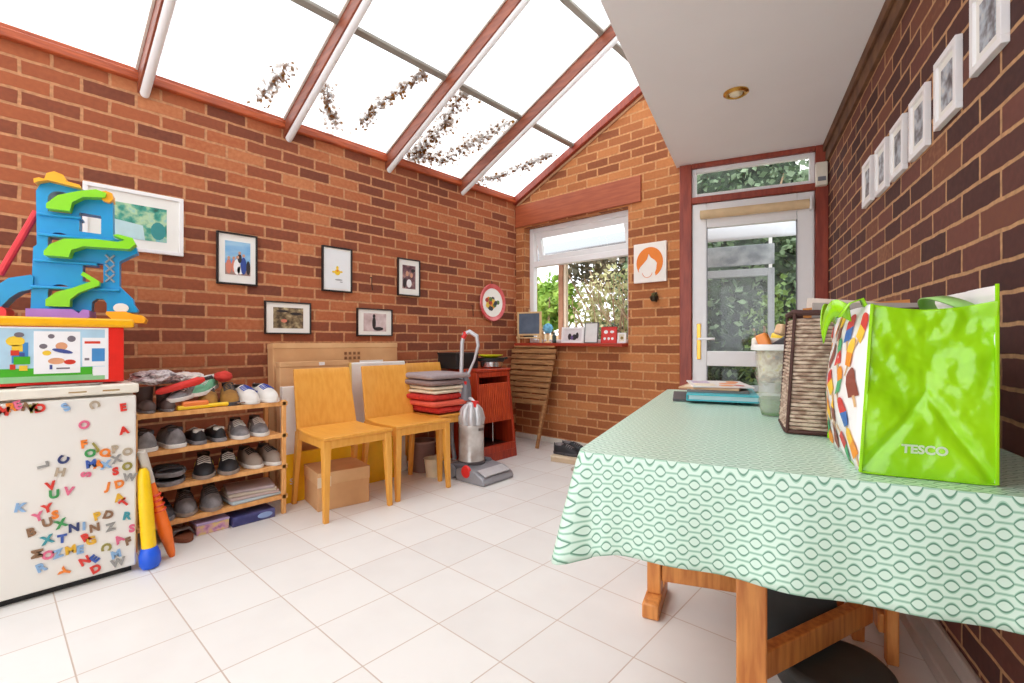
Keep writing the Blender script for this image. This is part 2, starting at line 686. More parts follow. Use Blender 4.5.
# ------------------------------------------------------------------ floor, ground
struct(MB().box(-3.6, 2.2, -2.6, 4.35, -0.12, 0.0).build('floor', TILE, smooth=0))
tag(MB().box(-30, 30, 4.36, 40, -0.25, -0.12).build('ground', mat('garden_paving', (176, 168, 150), 0.9, rgb2=(120, 130, 84), scale=1.5), smooth=0), kind='structure')

# ------------------------------------------------------------------ left wall
EZ = 2.45
struct(MB().box(XL - 0.22, XL, -2.6, YW + 0.2, 0, EZ).build('wall_left', BR_LEFT, uv=True, smooth=0))


def roof_z(x):
    return 2.50 + 0.466 * (x - XL)


# window wall with opening
WX0, WX1, WZ0, WZ1 = -3.2, -2.01, 0.985, 2.175
PX = -1.528
mb = MB()
Y1 = YW + 0.22
mb.box(XL, WX0, YW, Y1, 0, WZ1)
mb.box(WX1, PX, YW, Y1, 0, WZ1)
mb.box(WX0, WX1, YW, Y1, 0, WZ0 - 0.02)
mb.prism([(XL, WZ1), (PX, WZ1), (PX, roof_z(PX) - 0.02), (XL, roof_z(XL) - 0.02)], YW, Y1, 'y')
struct(mb.build('wall_back', BR_WIN, uv=True, smooth=0))

# timber lintel
struct(MB().box(XL + 0.001, -1.885, YW - 0.018, YW + 0.05, 2.19, 2.415).build('trim_1', REDWOOD_H, bevel=0.004))
# skirting of window wall
struct(MB().box(XL, PX, YW - 0.015, YW, 0, 0.055).build('baseboard_back', mat('white_skirting', (226, 220, 210), 0.5), bevel=0.004))

# window frame, sashes
wf = MB()
FY0, FY1 = YW + 0.09, YW + 0.15
wf.box(WX0, WX0 + 0.055, FY0, FY1, WZ0, WZ1)
wf.box(WX1 - 0.055, WX1, FY0, FY1, WZ0, WZ1)
wf.box(WX0 + 0.055, WX1 - 0.055, FY0, FY1, WZ1 - 0.05, WZ1)
wf.box(WX0 + 0.055, WX1 - 0.055, FY0, FY1, 1.77, 1.83)
wf.box(WX0 + 0.055, WX1 - 0.055, FY0, FY1, WZ0, WZ0 + 0.035)
win = struct(wf.build('window_1', UPVC, bevel=0.006))
# top sash open outward
sash = MB()
M = Matrix.Translation((0, FY0 + 0.02, WZ1 - 0.05)) @ Matrix.Rotation(R(14), 4, 'X')
a0, a1 = WX0 + 0.06, WX1 - 0.06
sash.box(a0, a1, 0, 0.05, -0.06, 0, M)
sash.box(a0, a1, 0, 0.05, -0.30, -0.235, M)
sash.box(a0, a0 + 0.055, 0, 0.05, -0.235, -0.06, M)
sash.box(a1 - 0.055, a1, 0, 0.05, -0.235, -0.06, M)
so = sash.build('opening_sash', UPVC, win, bevel=0.005)
MB().box(a0 + 0.055, a1 - 0.055, 0.02, 0.026, -0.235, -0.06, M).build('pane', GLASS, so, smooth=0)
MB().box(WX0 + 0.055, WX1 - 0.055, FY0 + 0.025, FY0 + 0.031, WZ0 + 0.035, 1.77).build('pane', GLASS, win, smooth=0)
# sill board
struct(MB().box(WX0 - 0.05, WX1 - 0.0, YW - 0.10, FY0, WZ0 - 0.03, WZ0).build('trim_2', mat('red_painted_sill', (170, 58, 38), 0.4), bevel=0.004))

# ------------------------------------------------------------------ door wall (local frame: x along wall from corner leftwards negative, y away)
def bobj(mbx, name, m, **k):
    return mbx.build(name, m, loc=tuple(RB), rz=AB, **k)


ZC = 2.40
struct(bobj(MB().box(-1.0, -0.909, -0.03, 0.10, 0, ZC).box(-0.078, 0.0, -0.03, 0.10, 0, ZC)
            .box(-0.909, -0.078, -0.03, 0.10, 2.085, 2.135).box(-0.909, -0.078, -0.03, 0.10, 2.365, ZC), 'trim_3', DOORWOOD, bevel=0.005))
tr = struct(bobj(MB().box(-0.909, -0.875, 0.0, 0.05, 2.135, 2.365).box(-0.112, -0.078, 0.0, 0.05, 2.135, 2.365)
                 .box(-0.875, -0.112, 0.0, 0.05, 2.135, 2.165).box(-0.875, -0.112, 0.0, 0.05, 2.335, 2.365), 'window_2', UPVC, bevel=0.004))
MB().box(-0.875, -0.112, 0.02, 0.026, 2.165, 2.335).build('pane', GLASS, tr, smooth=0)

door = bobj(MB().box(-0.906, -0.80, -0.01, 0.045, 0.01, 2.083).box(-0.19, -0.081, -0.01, 0.045, 0.01, 2.083)
            .box(-0.80, -0.19, -0.01, 0.045, 1.89, 2.083).box(-0.80, -0.19, -0.01, 0.045, 0.81, 0.925)
            .box(-0.80, -0.19, -0.01, 0.045, 0.01, 0.22), 'door_1', UPVC, bevel=0.006)
struct(door)
MB().box(-0.80, -0.19, 0.015, 0.021, 0.925, 1.89).build('pane', GLASS, door, smooth=0)
MB().box(-0.80, -0.19, 0.015, 0.021, 0.22, 0.81).build('pane', GLASS, door, smooth=0)
g = MB()
for x in (-0.80, -0.197):
    g.box(x, x + 0.007, -0.014, -0.008, 0.925, 1.89).box(x, x + 0.007, -0.014, -0.008, 0.22, 0.81)
g.build('glazing_gasket', GREYPL, door, smooth=0)
hp = MB().box(-0.872, -0.842, -0.02, -0.01, 0.86, 1.14).build('handle_plate', BRASS, door, bevel=0.003)
MB().tube([(-0.857, -0.02, 1.02), (-0.857, -0.06, 1.02), (-0.845, -0.066, 1.02), (-0.74, -0.066, 1.02)], 0.009, 8).build('lever', UPVC, hp)
bl = MB().tube([(-0.845, -0.05, 1.985), (-0.12, -0.05, 1.985)], 0.034, 14).build('rolled_blind', mat('cream_blind_fabric', (220, 192, 150), 0.7), door)
MB().box(-0.118, -0.105, -0.09, -0.008, 1.94, 2.03).build('bracket', UPVC, bl, bevel=0.002)
MB().tube([(-0.10, -0.05, 1.96), (-0.10, -0.045, 1.3)], 0.003, 6).build('pull_cord', UPVC, bl)

# white sensor box on right post
t = thing('sensor_box', 'white plastic alarm sensor box on the dark red post beside the fanlight', 'sensor', tuple(B(0.0, 0.04, 2.10)), AB)
MB().box(-0.042, 0.03, -0.075, -0.031, 0.0, 0.165).build('casing', mat('ivory_plastic', (234, 226, 208), 0.4), t, bevel=0.006)
MB().box(-0.03, 0.018, -0.078, -0.0745, 0.03, 0.06).build('lens', GREYPL, t, bevel=0.001)

# ------------------------------------------------------------------ right wall
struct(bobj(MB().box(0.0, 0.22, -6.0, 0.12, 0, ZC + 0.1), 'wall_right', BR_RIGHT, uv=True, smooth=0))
struct(bobj(MB().box(-0.02, 0.0, -6.0, -0.031, 2.27, ZC).box(-0.035, -0.02, -6.0, -0.031, 2.345, ZC), 'trim_4',
            mat('brown_edge_board', (122, 84, 54), 0.7, rgb2=(92, 60, 40), scale=10), bevel=0.003))
struct(bobj(MB().box(-0.055, 0.0, -6.0, -0.031, 0, 0.05).box(-0.02, 0.0, -6.0, -0.031, 0.05, 0.11), 'baseboard_right',
            mat('grey_white_skirting', (196, 186, 178), 0.5), bevel=0.006))

# ------------------------------------------------------------------ ceiling slab and upstand
A1 = Vector((-1.60, 3.80))
dirn = (Vector((-1.568, 3.702)) - Vector((-1.036, 1.691))).normalized()
A0 = Vector((-1.568, 3.702)) - dirn * 6.3
A1 = Vector((-1.568, 3.702)) + dirn * 0.12
c1 = B(-0.10, -0.05)
c0 = B(6.0, -0.05)
struct(MB().prism([(A0.x, A0.y), (c0.x, c0.y), (c1.x, c1.y), (PX - 0.02, YW + 0.2), (A1.x, A1.y)], ZC, ZC + 0.12, 'z').build('ceiling', WHITEP, smooth=0))
nrm = Vector((-dirn.y, dirn.x)) * -0.06
up = MB()
p = [(A0.x, A0.y), (A1.x, A1.y), (A1.x + nrm.x, A1.y + nrm.y), (A0.x + nrm.x, A0.y + nrm.y)]
lo = [(q[0], q[1], ZC + 0.12) for q in p]
hi = [(q[0], q[1], max(ZC + 0.2, roof_z(q[0]) + 0.02)) for q in p]
up.hexa(lo + hi)
struct(up.build('wall_upstand', WHITEP, smooth=0))

# ------------------------------------------------------------------ glass roof
struct(MB().box(XL - 0.06, XL + 0.035, -2.6, YW, 2.44, 2.485).box(XL - 0.06, XL + 0.02, -2.6, YW, 2.485, 2.51).build('trim_5', REDWOOD, bevel=0.006))


def edge_x(y):
    """x of the ceiling edge at depth y"""
    return -1.568 + (y - 3.702) * dirn.x / dirn.y


def sloped(x0, x1, y0, y1, dz0, dz1, mbx):
    co = [(x0, y0, roof_z(x0) + dz0), (x1, y0, roof_z(x1) + dz0), (x1, y1, roof_z(x1) + dz0), (x0, y1, roof_z(x0) + dz0),
          (x0, y0, roof_z(x0) + dz1), (x1, y0, roof_z(x1) + dz1), (x1, y1, roof_z(x1) + dz1), (x0, y1, roof_z(x0) + dz1)]
    return mbx.hexa(co)


RAFT = mat('brown_rafter', (146, 76, 48), 0.5, rgb2=(118, 56, 36), stretch=(1, 8, 8), scale=6)
raft_y = [-1.775, -0.985, -0.195, 0.595, 1.385, 2.18, 2.975]
for i, y in enumerate(raft_y):
    xe = edge_x(y) - 0.01
    o = struct(sloped(XL + 0.0, xe, y - 0.029, y + 0.029, -0.12, -0.006, MB()).build('trim_%d' % (6 + i), RAFT, bevel=0.004))
    s = MB()
    x0, x1 = XL + 0.012, xe
    rings = []
    for x in (x0, x1):
        ring = []
        for k in range(9):
            a = PI + PI * k / 8
            ring.append((x, y + 0.004 + 0.023 * math.cos(a), roof_z(x) - 0.12 + 0.026 * math.sin(a)))
        rings.append(ring)
    s.rings(rings)
    s.build('white_cover_strip', UPVC, o)
    sloped(XL + 0.03, xe, y - 0.042, y - 0.0295, -0.02, -0.004, MB()).build('glazing_bead', mat('pale_bead', (222, 214, 204), 0.5), o, bevel=0.001)
xe = edge_x(YW) + 0.05
struct(sloped(XL, xe, YW - 0.05, YW, -0.075, 0.0, MB()).build('trim_13', DOORWOOD, bevel=0.004))
vs = MB()
sloped(XL + 0.03, xe - 0.03, YW - 0.012, YW - 0.002, -0.10, -0.0755, vs)
struct(vs.build('trim_14', mat('pale_fillet', (196, 150, 112), 0.6), bevel=0.001))
# cross bars and panes
bounds = raft_y + [YW]
GBAR = mat('grey_glazing_bar', (150, 146, 136), 0.5)
for i in range(len(bounds) - 1):
    y0, y1 = bounds[i] + 0.024, bounds[i + 1] - 0.024
    xe = edge_x(bounds[i]) - 0.0
    gm = MB()
    sloped(XL - 0.03, xe, y0, y1, 0.0, 0.006, gm)
    pane = struct(gm.build('window_%d' % (3 + i), ROOFGLASS, smooth=0))
    for bx in (-2.56, -1.79):
        if bx < edge_x(bounds[i]) - 0.05:
            sloped(bx - 0.018, bx + 0.018, y0, y1, -0.022, -0.001, MB()).build('cross_bar', GBAR, pane, bevel=0.003)

# ------------------------------------------------------------------ climbing plant lying on the roof glass
VINE = mat('dry_ivy', (136, 84, 24), 0.9, rgb2=(92, 62, 18), scale=30)
_nt = VINE.node_tree
_tl = _nt.nodes.new('ShaderNodeBsdfTranslucent')
_tl.inputs['Color'].default_value = lin((176, 120, 52))
_mx = _nt.nodes.new('ShaderNodeMixShader')
_mx.inputs[0].default_value = 0.25
_nt.links.new(_nt.nodes['Principled BSDF'].outputs[0], _mx.inputs[1])
_nt.links.new(_tl.outputs[0], _mx.inputs[2])
_nt.links.new(_mx.outputs[0], _nt.nodes['Material Output'].inputs['Surface'])


def vine(label, pts, dens, spread, size=0.035):
    rnd = random.Random(len(label) * 7 + int(abs(pts[0][1]) * 100))
    m = MB()
    P3 = [Vector((x, y, roof_z(x) + 0.018)) for x, y in pts]
    m.tube(P3, 0.004, 5)
    for a, b in zip(P3[:-1], P3[1:]):
        n = int(2.2 * dens * (b - a).length)
        for k in range(n):
            t = rnd.random()
            p = a.lerp(b, t)
            p = p + Vector((rnd.gauss(0, spread * 1.35), rnd.gauss(0, spread * 1.35), 0))
            p.z = roof_z(p.x) + rnd.uniform(0.010, 0.03)
            m.leaf(p, size * rnd.uniform(0.6, 1.3), rnd)
    tag(m.build('ivy_strand', VINE, smooth=0), label, 'ivy', 'ivy strands lying on the roof glass')


vine('short ivy sprig on the second roof bay near the eaves, left of its cluster', [(-3.24, 0.76), (-3.16, 0.74)], 60, 0.01, 0.02)
vine('ivy cluster climbing the right side of the roof bay above the blue toy', [(-3.26, 1.18), (-3.09, 1.21), (-2.93, 1.24)], 260, 0.022)
vine('left ivy strand of the roof bay above the first two black frames', [(-3.25, 1.70), (-3.09, 1.56), (-2.96, 1.49)], 260, 0.02)
vine('long sloping ivy strand on the right of the roof bay above the yellow drawing', [(-3.17, 1.84), (-2.94, 1.875), (-2.72, 1.97), (-2.58, 2.02)], 260, 0.022)
vine('dense ivy strand rising from the eaves next to the third rafter', [(-3.28, 2.34), (-3.1, 2.42), (-2.94, 2.42), (-2.7, 2.38), (-2.55, 2.38)], 420, 0.04)
vine('bushy ivy strand spreading to the right beside the fourth rafter', [(-3.26, 2.36), (-3.2, 2.65), (-2.89, 2.8), (-2.66, 2.92)], 420, 0.045)
vine('ivy strand on the last roof bay beside the gable', [(-3.26, 3.15), (-3.2, 3.28), (-2.92, 3.48), (-2.72, 3.62)], 300, 0.025)

# ------------------------------------------------------------------ downlight
t = thing('ceiling_spotlight', 'small round brass spotlight recessed in the white ceiling', 'spotlight', (-0.851, 2.827, ZC))
MB().lathe([(0.066, 0.0), (0.066, -0.006), (0.052, -0.014), (0.042, -0.012), (0.038, 0.0)], n=28).build('brass_ring', BRASS, t)
MB().lathe([(0.0005, -0.022), (0.02, -0.02), (0.033, -0.012), (0.036, -0.001)], n=20).build('bulb', mat('frosted_bulb', (236, 224, 190), 0.3), t)

# ------------------------------------------------------------------ pictures
def picture(name, label, base, w, h, frame_m, fw, depth, mount, pic, group=None, cat='picture', shapes=None):
    """base: matrix putting local (x right, z up, facing -y) on a wall, origin at the centre"""
    t = thing(name, label, cat, (0, 0, 0), 0, group)
    t.matrix_world = base
    f = MB()
    f.box(-w / 2, w / 2, -depth, 0, h / 2 - fw, h / 2).box(-w / 2, w / 2, -depth, 0, -h / 2, -h / 2 + fw)
    f.box(-w / 2, -w / 2 + fw, -depth, 0, -h / 2 + fw, h / 2 - fw).box(w / 2 - fw, w / 2, -depth, 0, -h / 2 + fw, h / 2 - fw)
    f.build('frame', frame_m, t, bevel=0.0015)
    MB().box(-w / 2 + fw, w / 2 - fw, -depth * 0.55, -0.001, -h / 2 + fw, h / 2 - fw).build('mount', MATBOARD, t, smooth=0)
    x0, x1, z0, z1 = mount
    p = MB().box(x0, x1, -depth * 0.55 - 0.0015, -depth * 0.55 + 0.001, z0, z1).build('print', pic, t, smooth=0)
    if shapes:
        ms = [s[0] for s in shapes]
        m = MB()
        for k, (_, polys) in enumerate(shapes):
            m.mi = k
            for j, pl in enumerate(polys):
                m.prism(pl, -depth * 0.55 - 0.0022 - 0.0004 * k, -depth * 0.55 - 0.001, 'y')
        m.build('drawn_figures', ms, p, smooth=0)
    return t


def ell(cx, cz, a, b, n=14, rot=0.0):
    out = []
    for k in range(n):
        u = 2 * PI * k / n
        x, z = a * math.cos(u), b * math.sin(u)
        out.append((cx + x * math.cos(rot) - z * math.sin(rot), cz + x * math.sin(rot) + z * math.cos(rot)))
    return out


def on_left(y, z):
    return Matrix.Translation((XL, y, z)) @ Matrix.Rotation(R(90), 4, 'Z')


def on_back(x, z):
    return Matrix.Translation((x, YW, z))


def on_right(s, z):
    p = B(s, 0)
    return Matrix.Translation((p.x, p.y, z)) @ Matrix.Rotation(AB - R(90), 4, 'Z')


skin = mat('print_skin', (210, 160, 130), 0.6)
pwhite = mat('print_white', (238, 236, 236), 0.6, var=0.02)
pblue = mat('print_blue', (48, 74, 150), 0.6)
pdark = mat('print_dark', (50, 44, 46), 0.6)
psalmon = mat('print_salmon', (214, 128, 104), 0.6)
pyellow = mat('print_yellow', (246, 206, 40), 0.6)
ppurple = mat('print_purple', (110, 84, 140), 0.6)
pgreen = mat('print_green', (76, 160, 60), 0.6)
pred = mat('print_red', (206, 48, 44), 0.6)
porange = mat('print_orange', (232, 132, 46), 0.6)

picture('framed_print', 'large white framed teal landscape print half behind the blue toy garage', on_left(0.56, 1.665), 0.44, 0.335, WHITEFR, 0.02, 0.022,
        (-0.12, 0.14, -0.10, 0.09), picture_mat('teal_landscape', [(30, 96, 84), (70, 160, 140), (186, 214, 170), (120, 190, 200)], 16, 2.0, 4),
        shapes=[(mat('print_pale_water', (196, 226, 230), 0.5), [[(-0.12, -0.10), (0.04, -0.10), (0.03, -0.02), (-0.12, 0.0)]]),
                (mat('print_lagoon', (60, 150, 150), 0.5), [ell(0.10, -0.04, 0.035, 0.05)])])
picture('framed_photo', 'black framed wedding group photo under a blue sky, leftmost black frame', on_left(1.07, 1.52), 0.235, 0.325, BLACKFR, 0.011, 0.02,
        (-0.07, 0.075, -0.10, 0.11), mat('print_sky', (96, 160, 214), 0.5, rgb2=(160, 200, 226), stretch=(1, 1, 3), scale=5), 'black framed pictures on the left wall',
        shapes=[(mat('print_crowd_ground', (160, 130, 120), 0.5), [[(-0.07, -0.10), (0.075, -0.10), (0.075, -0.04), (-0.07, -0.03)]]),
                (psalmon, [ell(-0.05, -0.05, 0.016, 0.045), ell(-0.022, -0.045, 0.012, 0.04)]),
                (pwhite, [ell(-0.003, -0.05, 0.02, 0.05), ell(0.015, -0.07, 0.018, 0.025)]),
                (pblue, [ell(0.035, -0.04, 0.017, 0.055)]), (pdark, [ell(0.062, -0.05, 0.012, 0.045), ell(0.012, 0.005, 0.012, 0.03)]),
                (skin, [ell(-0.05, 0.003, 0.008, 0.01), ell(-0.022, 0.004, 0.008, 0.01), ell(0.0, 0.012, 0.008, 0.01), ell(0.012, 0.04, 0.008, 0.01), ell(0.035, 0.025, 0.008, 0.01)])])
picture('framed_photo', 'black framed white page with a small yellow drawing on the brick wall', on_left(1.74, 1.53), 0.235, 0.33, BLACKFR, 0.011, 0.02,
        (-0.10, 0.10, -0.14, 0.14), mat('print_paper', (232, 236, 238), 0.6, var=0.02), 'black framed pictures on the left wall',
        shapes=[(pyellow, [ell(0.0, -0.02, 0.022, 0.022), ell(0.0, 0.012, 0.010, 0.014), ell(-0.03, -0.02, 0.012, 0.007), ell(0.03, -0.015, 0.012, 0.007)]),
                (porange, [ell(0.0, -0.01, 0.008, 0.008)]), (mat('print_grey_text', (170, 172, 176), 0.6), [ell(0.01, -0.075, 0.03, 0.006), ell(0.03, -0.09, 0.012, 0.004)])])
picture('framed_photo', 'black framed couple photo, narrow upper frame nearest the oval dish', on_left(2.376, 1.535), 0.225, 0.31, BLACKFR, 0.010, 0.02,
        (-0.065, 0.065, -0.095, 0.10), picture_mat('couple_photo', [(70, 40, 50), (120, 86, 92), (180, 140, 130)], 22, 4.0), 'black framed pictures on the left wall',
        shapes=[(skin, [ell(-0.02, 0.03, 0.015, 0.022), ell(0.025, 0.02, 0.014, 0.02)]), (pwhite, [ell(0.0, -0.05, 0.025, 0.035)]), (pdark, [ell(0.04, 0.06, 0.02, 0.015), ell(-0.045, -0.05, 0.015, 0.04)])])
picture('framed_photo', 'landscape shaped black framed photo of dark trees, lower left of the group', on_left(1.387, 1.16), 0.31, 0.22, BLACKFR, 0.009, 0.02,
        (-0.10, 0.10, -0.07, 0.07), picture_mat('woodland_photo', [(40, 36, 30), (96, 80, 60), (150, 132, 100), (206, 190, 150)], 26, 7.0, 4), 'black framed pictures on the left wall',
        shapes=[(psalmon, [ell(-0.03, -0.02, 0.02, 0.012)]), (pdark, [ell(0.05, 0.03, 0.04, 0.01), ell(-0.04, 0.045, 0.04, 0.008)])])
picture('framed_photo', 'pale photo with a dark seated figure in a black frame above the cardboard boxes', on_left(2.055, 1.15), 0.315, 0.215, BLACKFR, 0.009, 0.02,
        (-0.10, 0.10, -0.07, 0.07), mat('pale_photo', (222, 206, 206), 0.5, rgb2=(186, 160, 158), scale=14), 'black framed pictures on the left wall',
        shapes=[(pdark, [ell(-0.01, -0.005, 0.016, 0.05), ell(0.03, -0.05, 0.045, 0.015), ell(-0.01, 0.05, 0.012, 0.014)])])

# six white frames climbing along the right wall
small = [(1.185, 1.772, 'white framed photo farthest along the right brick wall, nearest the door'),
         (1.43, 1.762, 'second white framed photo from the door on the right brick wall'),
         (1.665, 1.76, 'third white framed photo from the door on the right brick wall'),
         (1.905, 1.76, 'fourth white framed photo from the door on the right brick wall'),
         (2.15, 1.775, 'fifth white framed photo from the door, beside the nearest frame'),
         (2.41, 1.815, 'nearest white framed photo high on the right brick wall')]
for i, (s, z, lb) in enumerate(small):
    picture('framed_photo', lb, on_right(s + 0.012, z), 0.17, 0.212, WHITEFR, 0.020, 0.018,
            (-0.042, 0.042, -0.062, 0.062), picture_mat('snapshot_%d' % i, [(56, 50, 56), (120, 116, 120), (176, 186, 196), (210, 206, 200)], 24, i * 3.1 + 1, 3),
            'white framed photos on the right wall')

# orange hair portrait canvas
t = thing('portrait_canvas', 'white square canvas with an orange haired head silhouette on the brick pier', 'canvas', (-1.80, YW, 1.66))
cv = MB().box(-0.145, 0.145, -0.025, -0.001, -0.165, 0.165).build('canvas', mat('canvas_white', (238, 232, 224), 0.7, var=0.03), t, bevel=0.003)
hair = MB()
outer = [(0.118 * math.cos(R(a)), 0.128 * math.sin(R(a))) for a in range(-62, 222, 10)]
outer += [(-0.098, -0.055), (-0.082, -0.03), (-0.05, 0.0), (-0.022, 0.03), (-0.008, 0.072), (0.012, 0.04), (0.05, 0.012), (0.066, -0.01), (0.06, -0.06), (0.048, -0.09)]
me = curve_mesh([outer], 0.001)
me.transform(Matrix.Translation((0, -0.0262, 0)) @ UPRIGHT)
link_mesh('painted_hair', me, mat('orange_paint', (232, 128, 40), 0.6, var=0.05), cv, smooth=0)

ch_ = MB()
ch_.tube([(0.045 * math.cos(R(a)) - 0.02, -0.0262, 0.05 * math.sin(R(a)) - 0.075) for a in range(190, 350, 12)], 0.0022, 5)
ch_.build('painted_chin', mat('orange_paint', (232, 128, 40)), cv, smooth=0)

# small dark hook with a sprig
t = thing('wall_hook', 'small dark metal hook holder on the pier under the orange portrait', 'hook', (-1.755, YW, 1.36))
MB().lathe([(0.001, -0.03), (0.02, -0.028), (0.032, -0.01), (0.036, 0.012)], (0, -0.035, 0), n=14).build('cup', mat('dark_bronze', (64, 56, 40), 0.5, 0.5), t, solid=0.003)
MB().box(-0.012, 0.012, -0.006, 0, -0.03, 0.05).build('bracket', mat('dark_bronze', (64, 56, 40)), t, bevel=0.002)
sp = MB()
for k in range(26):
    sp.leaf((random.uniform(-0.02, 0.02), -0.035 + random.uniform(-0.015, 0.015), random.uniform(0.0, 0.03)), 0.03)
sp.build('sprig', mat('olive_sprig', (96, 92, 50), 0.8), t, smooth=0)

# oval enamel dish
t = thing('oval_dish', 'oval red rimmed dish painted with fruit hung on the left brick wall', 'dish', (XL, 3.37, 1.385), R(90))
M0 = MB()
M0.lathe([(0.001, 0.012), (0.13, 0.012), (0.165, 0.028), (0.18, 0.03), (0.186, 0.022), (0.16, 0.008), (0.001, 0.003)], (0, 0, 0), 36, 'y', sx=0.97, sy=1.0)
M0.build('rim', mat('red_enamel', (204, 54, 58), 0.25, rgb2=(226, 120, 120), scale=6), t)
pl = MB().lathe([(0.001, 0.014), (0.12, 0.014), (0.14, 0.019), (0.141, 0.017)], (0, 0, 0), 32, 'y').build('white_well', mat('white_glaze', (240, 236, 228), 0.2, var=0.02), t)
fr = MB()
cols = [mat('fruit_dark', (60, 56, 70)), mat('fruit_orange', (226, 140, 40)), mat('fruit_red', (176, 60, 50)), mat('fruit_leaf', (96, 120, 60)), mat('fruit_gold', (232, 190, 70))]
rr = random.Random(3)
for k in range(26):
    fr.mi = k % 5
    a, d = rr.uniform(0, 6.28), rr.uniform(0, 0.075)
    fr.prism(ell(d * math.cos(a) * 1.2, 0.0 + d * math.sin(a) * 0.9, 0.024, 0.022, 10), -0.018 - k * 0.0001, -0.013, 'y')
fr.build('painted_fruit', cols, pl, smooth=0)
MB().tube([(0, -0.01, 0.18), (0, -0.004, 0.215)], 0.003, 6).build('hanging_wire', DARK, t)

# little nail hooks on left wall
for (y, z, lb) in ((2.02, 1.50, 'bent dark nail in the brick wall between the yellow drawing and the couple photo'),
                   (3.10, 1.34, 'thin dark nail with a wire loop on the brick left of the oval dish')):
    tag(MB().tube([(XL, y, z), (XL + 0.02, y, z), (XL + 0.022, y, z - 0.06), (XL + 0.012, y + 0.012, z - 0.10)], 0.0035, 6).build('nail', mat('rusty_iron', (70, 40, 30), 0.7), smooth=40), lb, 'nail')

# ------------------------------------------------------------------ dining chairs
def tleg(m, top, bot, wt, wb):
    co = []
    for (p, w) in ((bot, wb), (top, wt)):
        for dx, dy in ((-1, -1), (1, -1), (1, 1), (-1, 1)):
            co.append((p[0] + dx * w[0] / 2, p[1] + dy * w[1] / 2, p[2]))
    m.hexa(co)


def make_chair(label, loc, rz):
    t = thing('dining_chair', label, 'chair', loc, rz, 'golden wooden dining chairs')
    s = MB()
    n = 10

    def seat(x0, x1, z0, z1, w0, w1):
        rings = []
        for j in range(n + 1):
            u = j / n
            x = x0 + (x1 - x0) * u
            hw = w0 + (w1 - w0) * u
            dip = -0.008 * math.sin(PI * u)
            rings.append([(x, -hw, z0 + dip), (x, hw, z0 + dip), (x, hw, z1 + dip), (x, -hw, z1 + dip)])
        return rings
    s.rings(seat(-0.20, 0.215, 0.452, 0.472, 0.195, 0.215))
    s.build('seat', GOLD_SEAT, t, bevel=0.004)
    ap = MB()
    ap.box(0.185, 0.205, -0.175, 0.175, 0.405, 0.452)
    for sg in (-1, 1):
        ap.hexa([(-0.19, sg * 0.185 - 0.01, 0.405), (0.19, sg * 0.2 - 0.01, 0.405), (0.19, sg * 0.2 + 0.01, 0.405), (-0.19, sg * 0.185 + 0.01, 0.405),
                 (-0.19, sg * 0.185 - 0.01, 0.452), (0.19, sg * 0.2 - 0.01, 0.452), (0.19, sg * 0.2 + 0.01, 0.452), (-0.19, sg * 0.185 + 0.01, 0.452)])
    ap.box(-0.20, -0.18, -0.17, 0.17, 0.405, 0.452)
    ap.build('seat_rail', GOLD, t, bevel=0.003)
    b = MB()

    def back(u, v):
        z = 0.44 + 0.385 * v
        hw = 0.198 - 0.014 * v
        y = (u * 2 - 1) * hw
        x = -0.205 - 0.085 * v - 0.018 * (1 - (u * 2 - 1) ** 2)
        return (x, y, z)
    b.grid(back, 12, 8)
    b.build('backrest', GOLD, t, solid=0.014, bevel=0.003)
    for sg in (-1, 1):
        f = MB()
        tleg(f, (0.185, sg * 0.19, 0.452), (0.205, sg * 0.20, 0.0), (0.045, 0.045), (0.026, 0.028))
        f.build('leg', GOLD, t, bevel=0.004)
        f = MB()
        tleg(f, (-0.195, sg * 0.183, 0.452), (-0.245, sg * 0.195, 0.0), (0.05, 0.032), (0.028, 0.026))
        f.build('leg', GOLD, t, bevel=0.004)
    return t


make_chair('golden plywood dining chair standing over the brown cardboard box', (-2.705, 1.462, 0), R(-2))
make_chair('golden plywood dining chair between the box chair and the vacuum cleaner', (-2.715, 1.935, 0), R(-2))
make_chair('golden wooden chair loaded with folded blankets behind the vacuum cleaner', (-2.86, 2.385, 0), R(-1))


# folded cushions and blankets stack
def pad(name, label, cat, x, y, z, w, d, h, m, rz=0.0, group=None, rnd=1):
    rr = random.Random(rnd)
    t = MB()
    ph = rr.uniform(0, 6)
    n = 28
    rings = []
    levels = [(0.0, 0.90), (0.15, 0.98), (0.5, 1.0), (0.85, 0.98), (1.0, 0.90)]
    base = rounded(w, d, min(w, d) * 0.10, 6)
    for (f, sc) in levels:
        ring = []
        for i, (a, b) in enumerate(base):
            wob = 0.006 * math.sin(i * 1.3 + ph)
            ring.append((a * sc + wob * 0.6, b * sc + wob * 0.4, h * f + 0.0012 * math.sin(i * 0.9 + ph)))
        rings.append(ring)
    t.rings(rings)
    o = t.build(name, m, loc=(x, y, z), rz=rz, sub=1, smooth=80)
    return tag(o, label, cat, group)


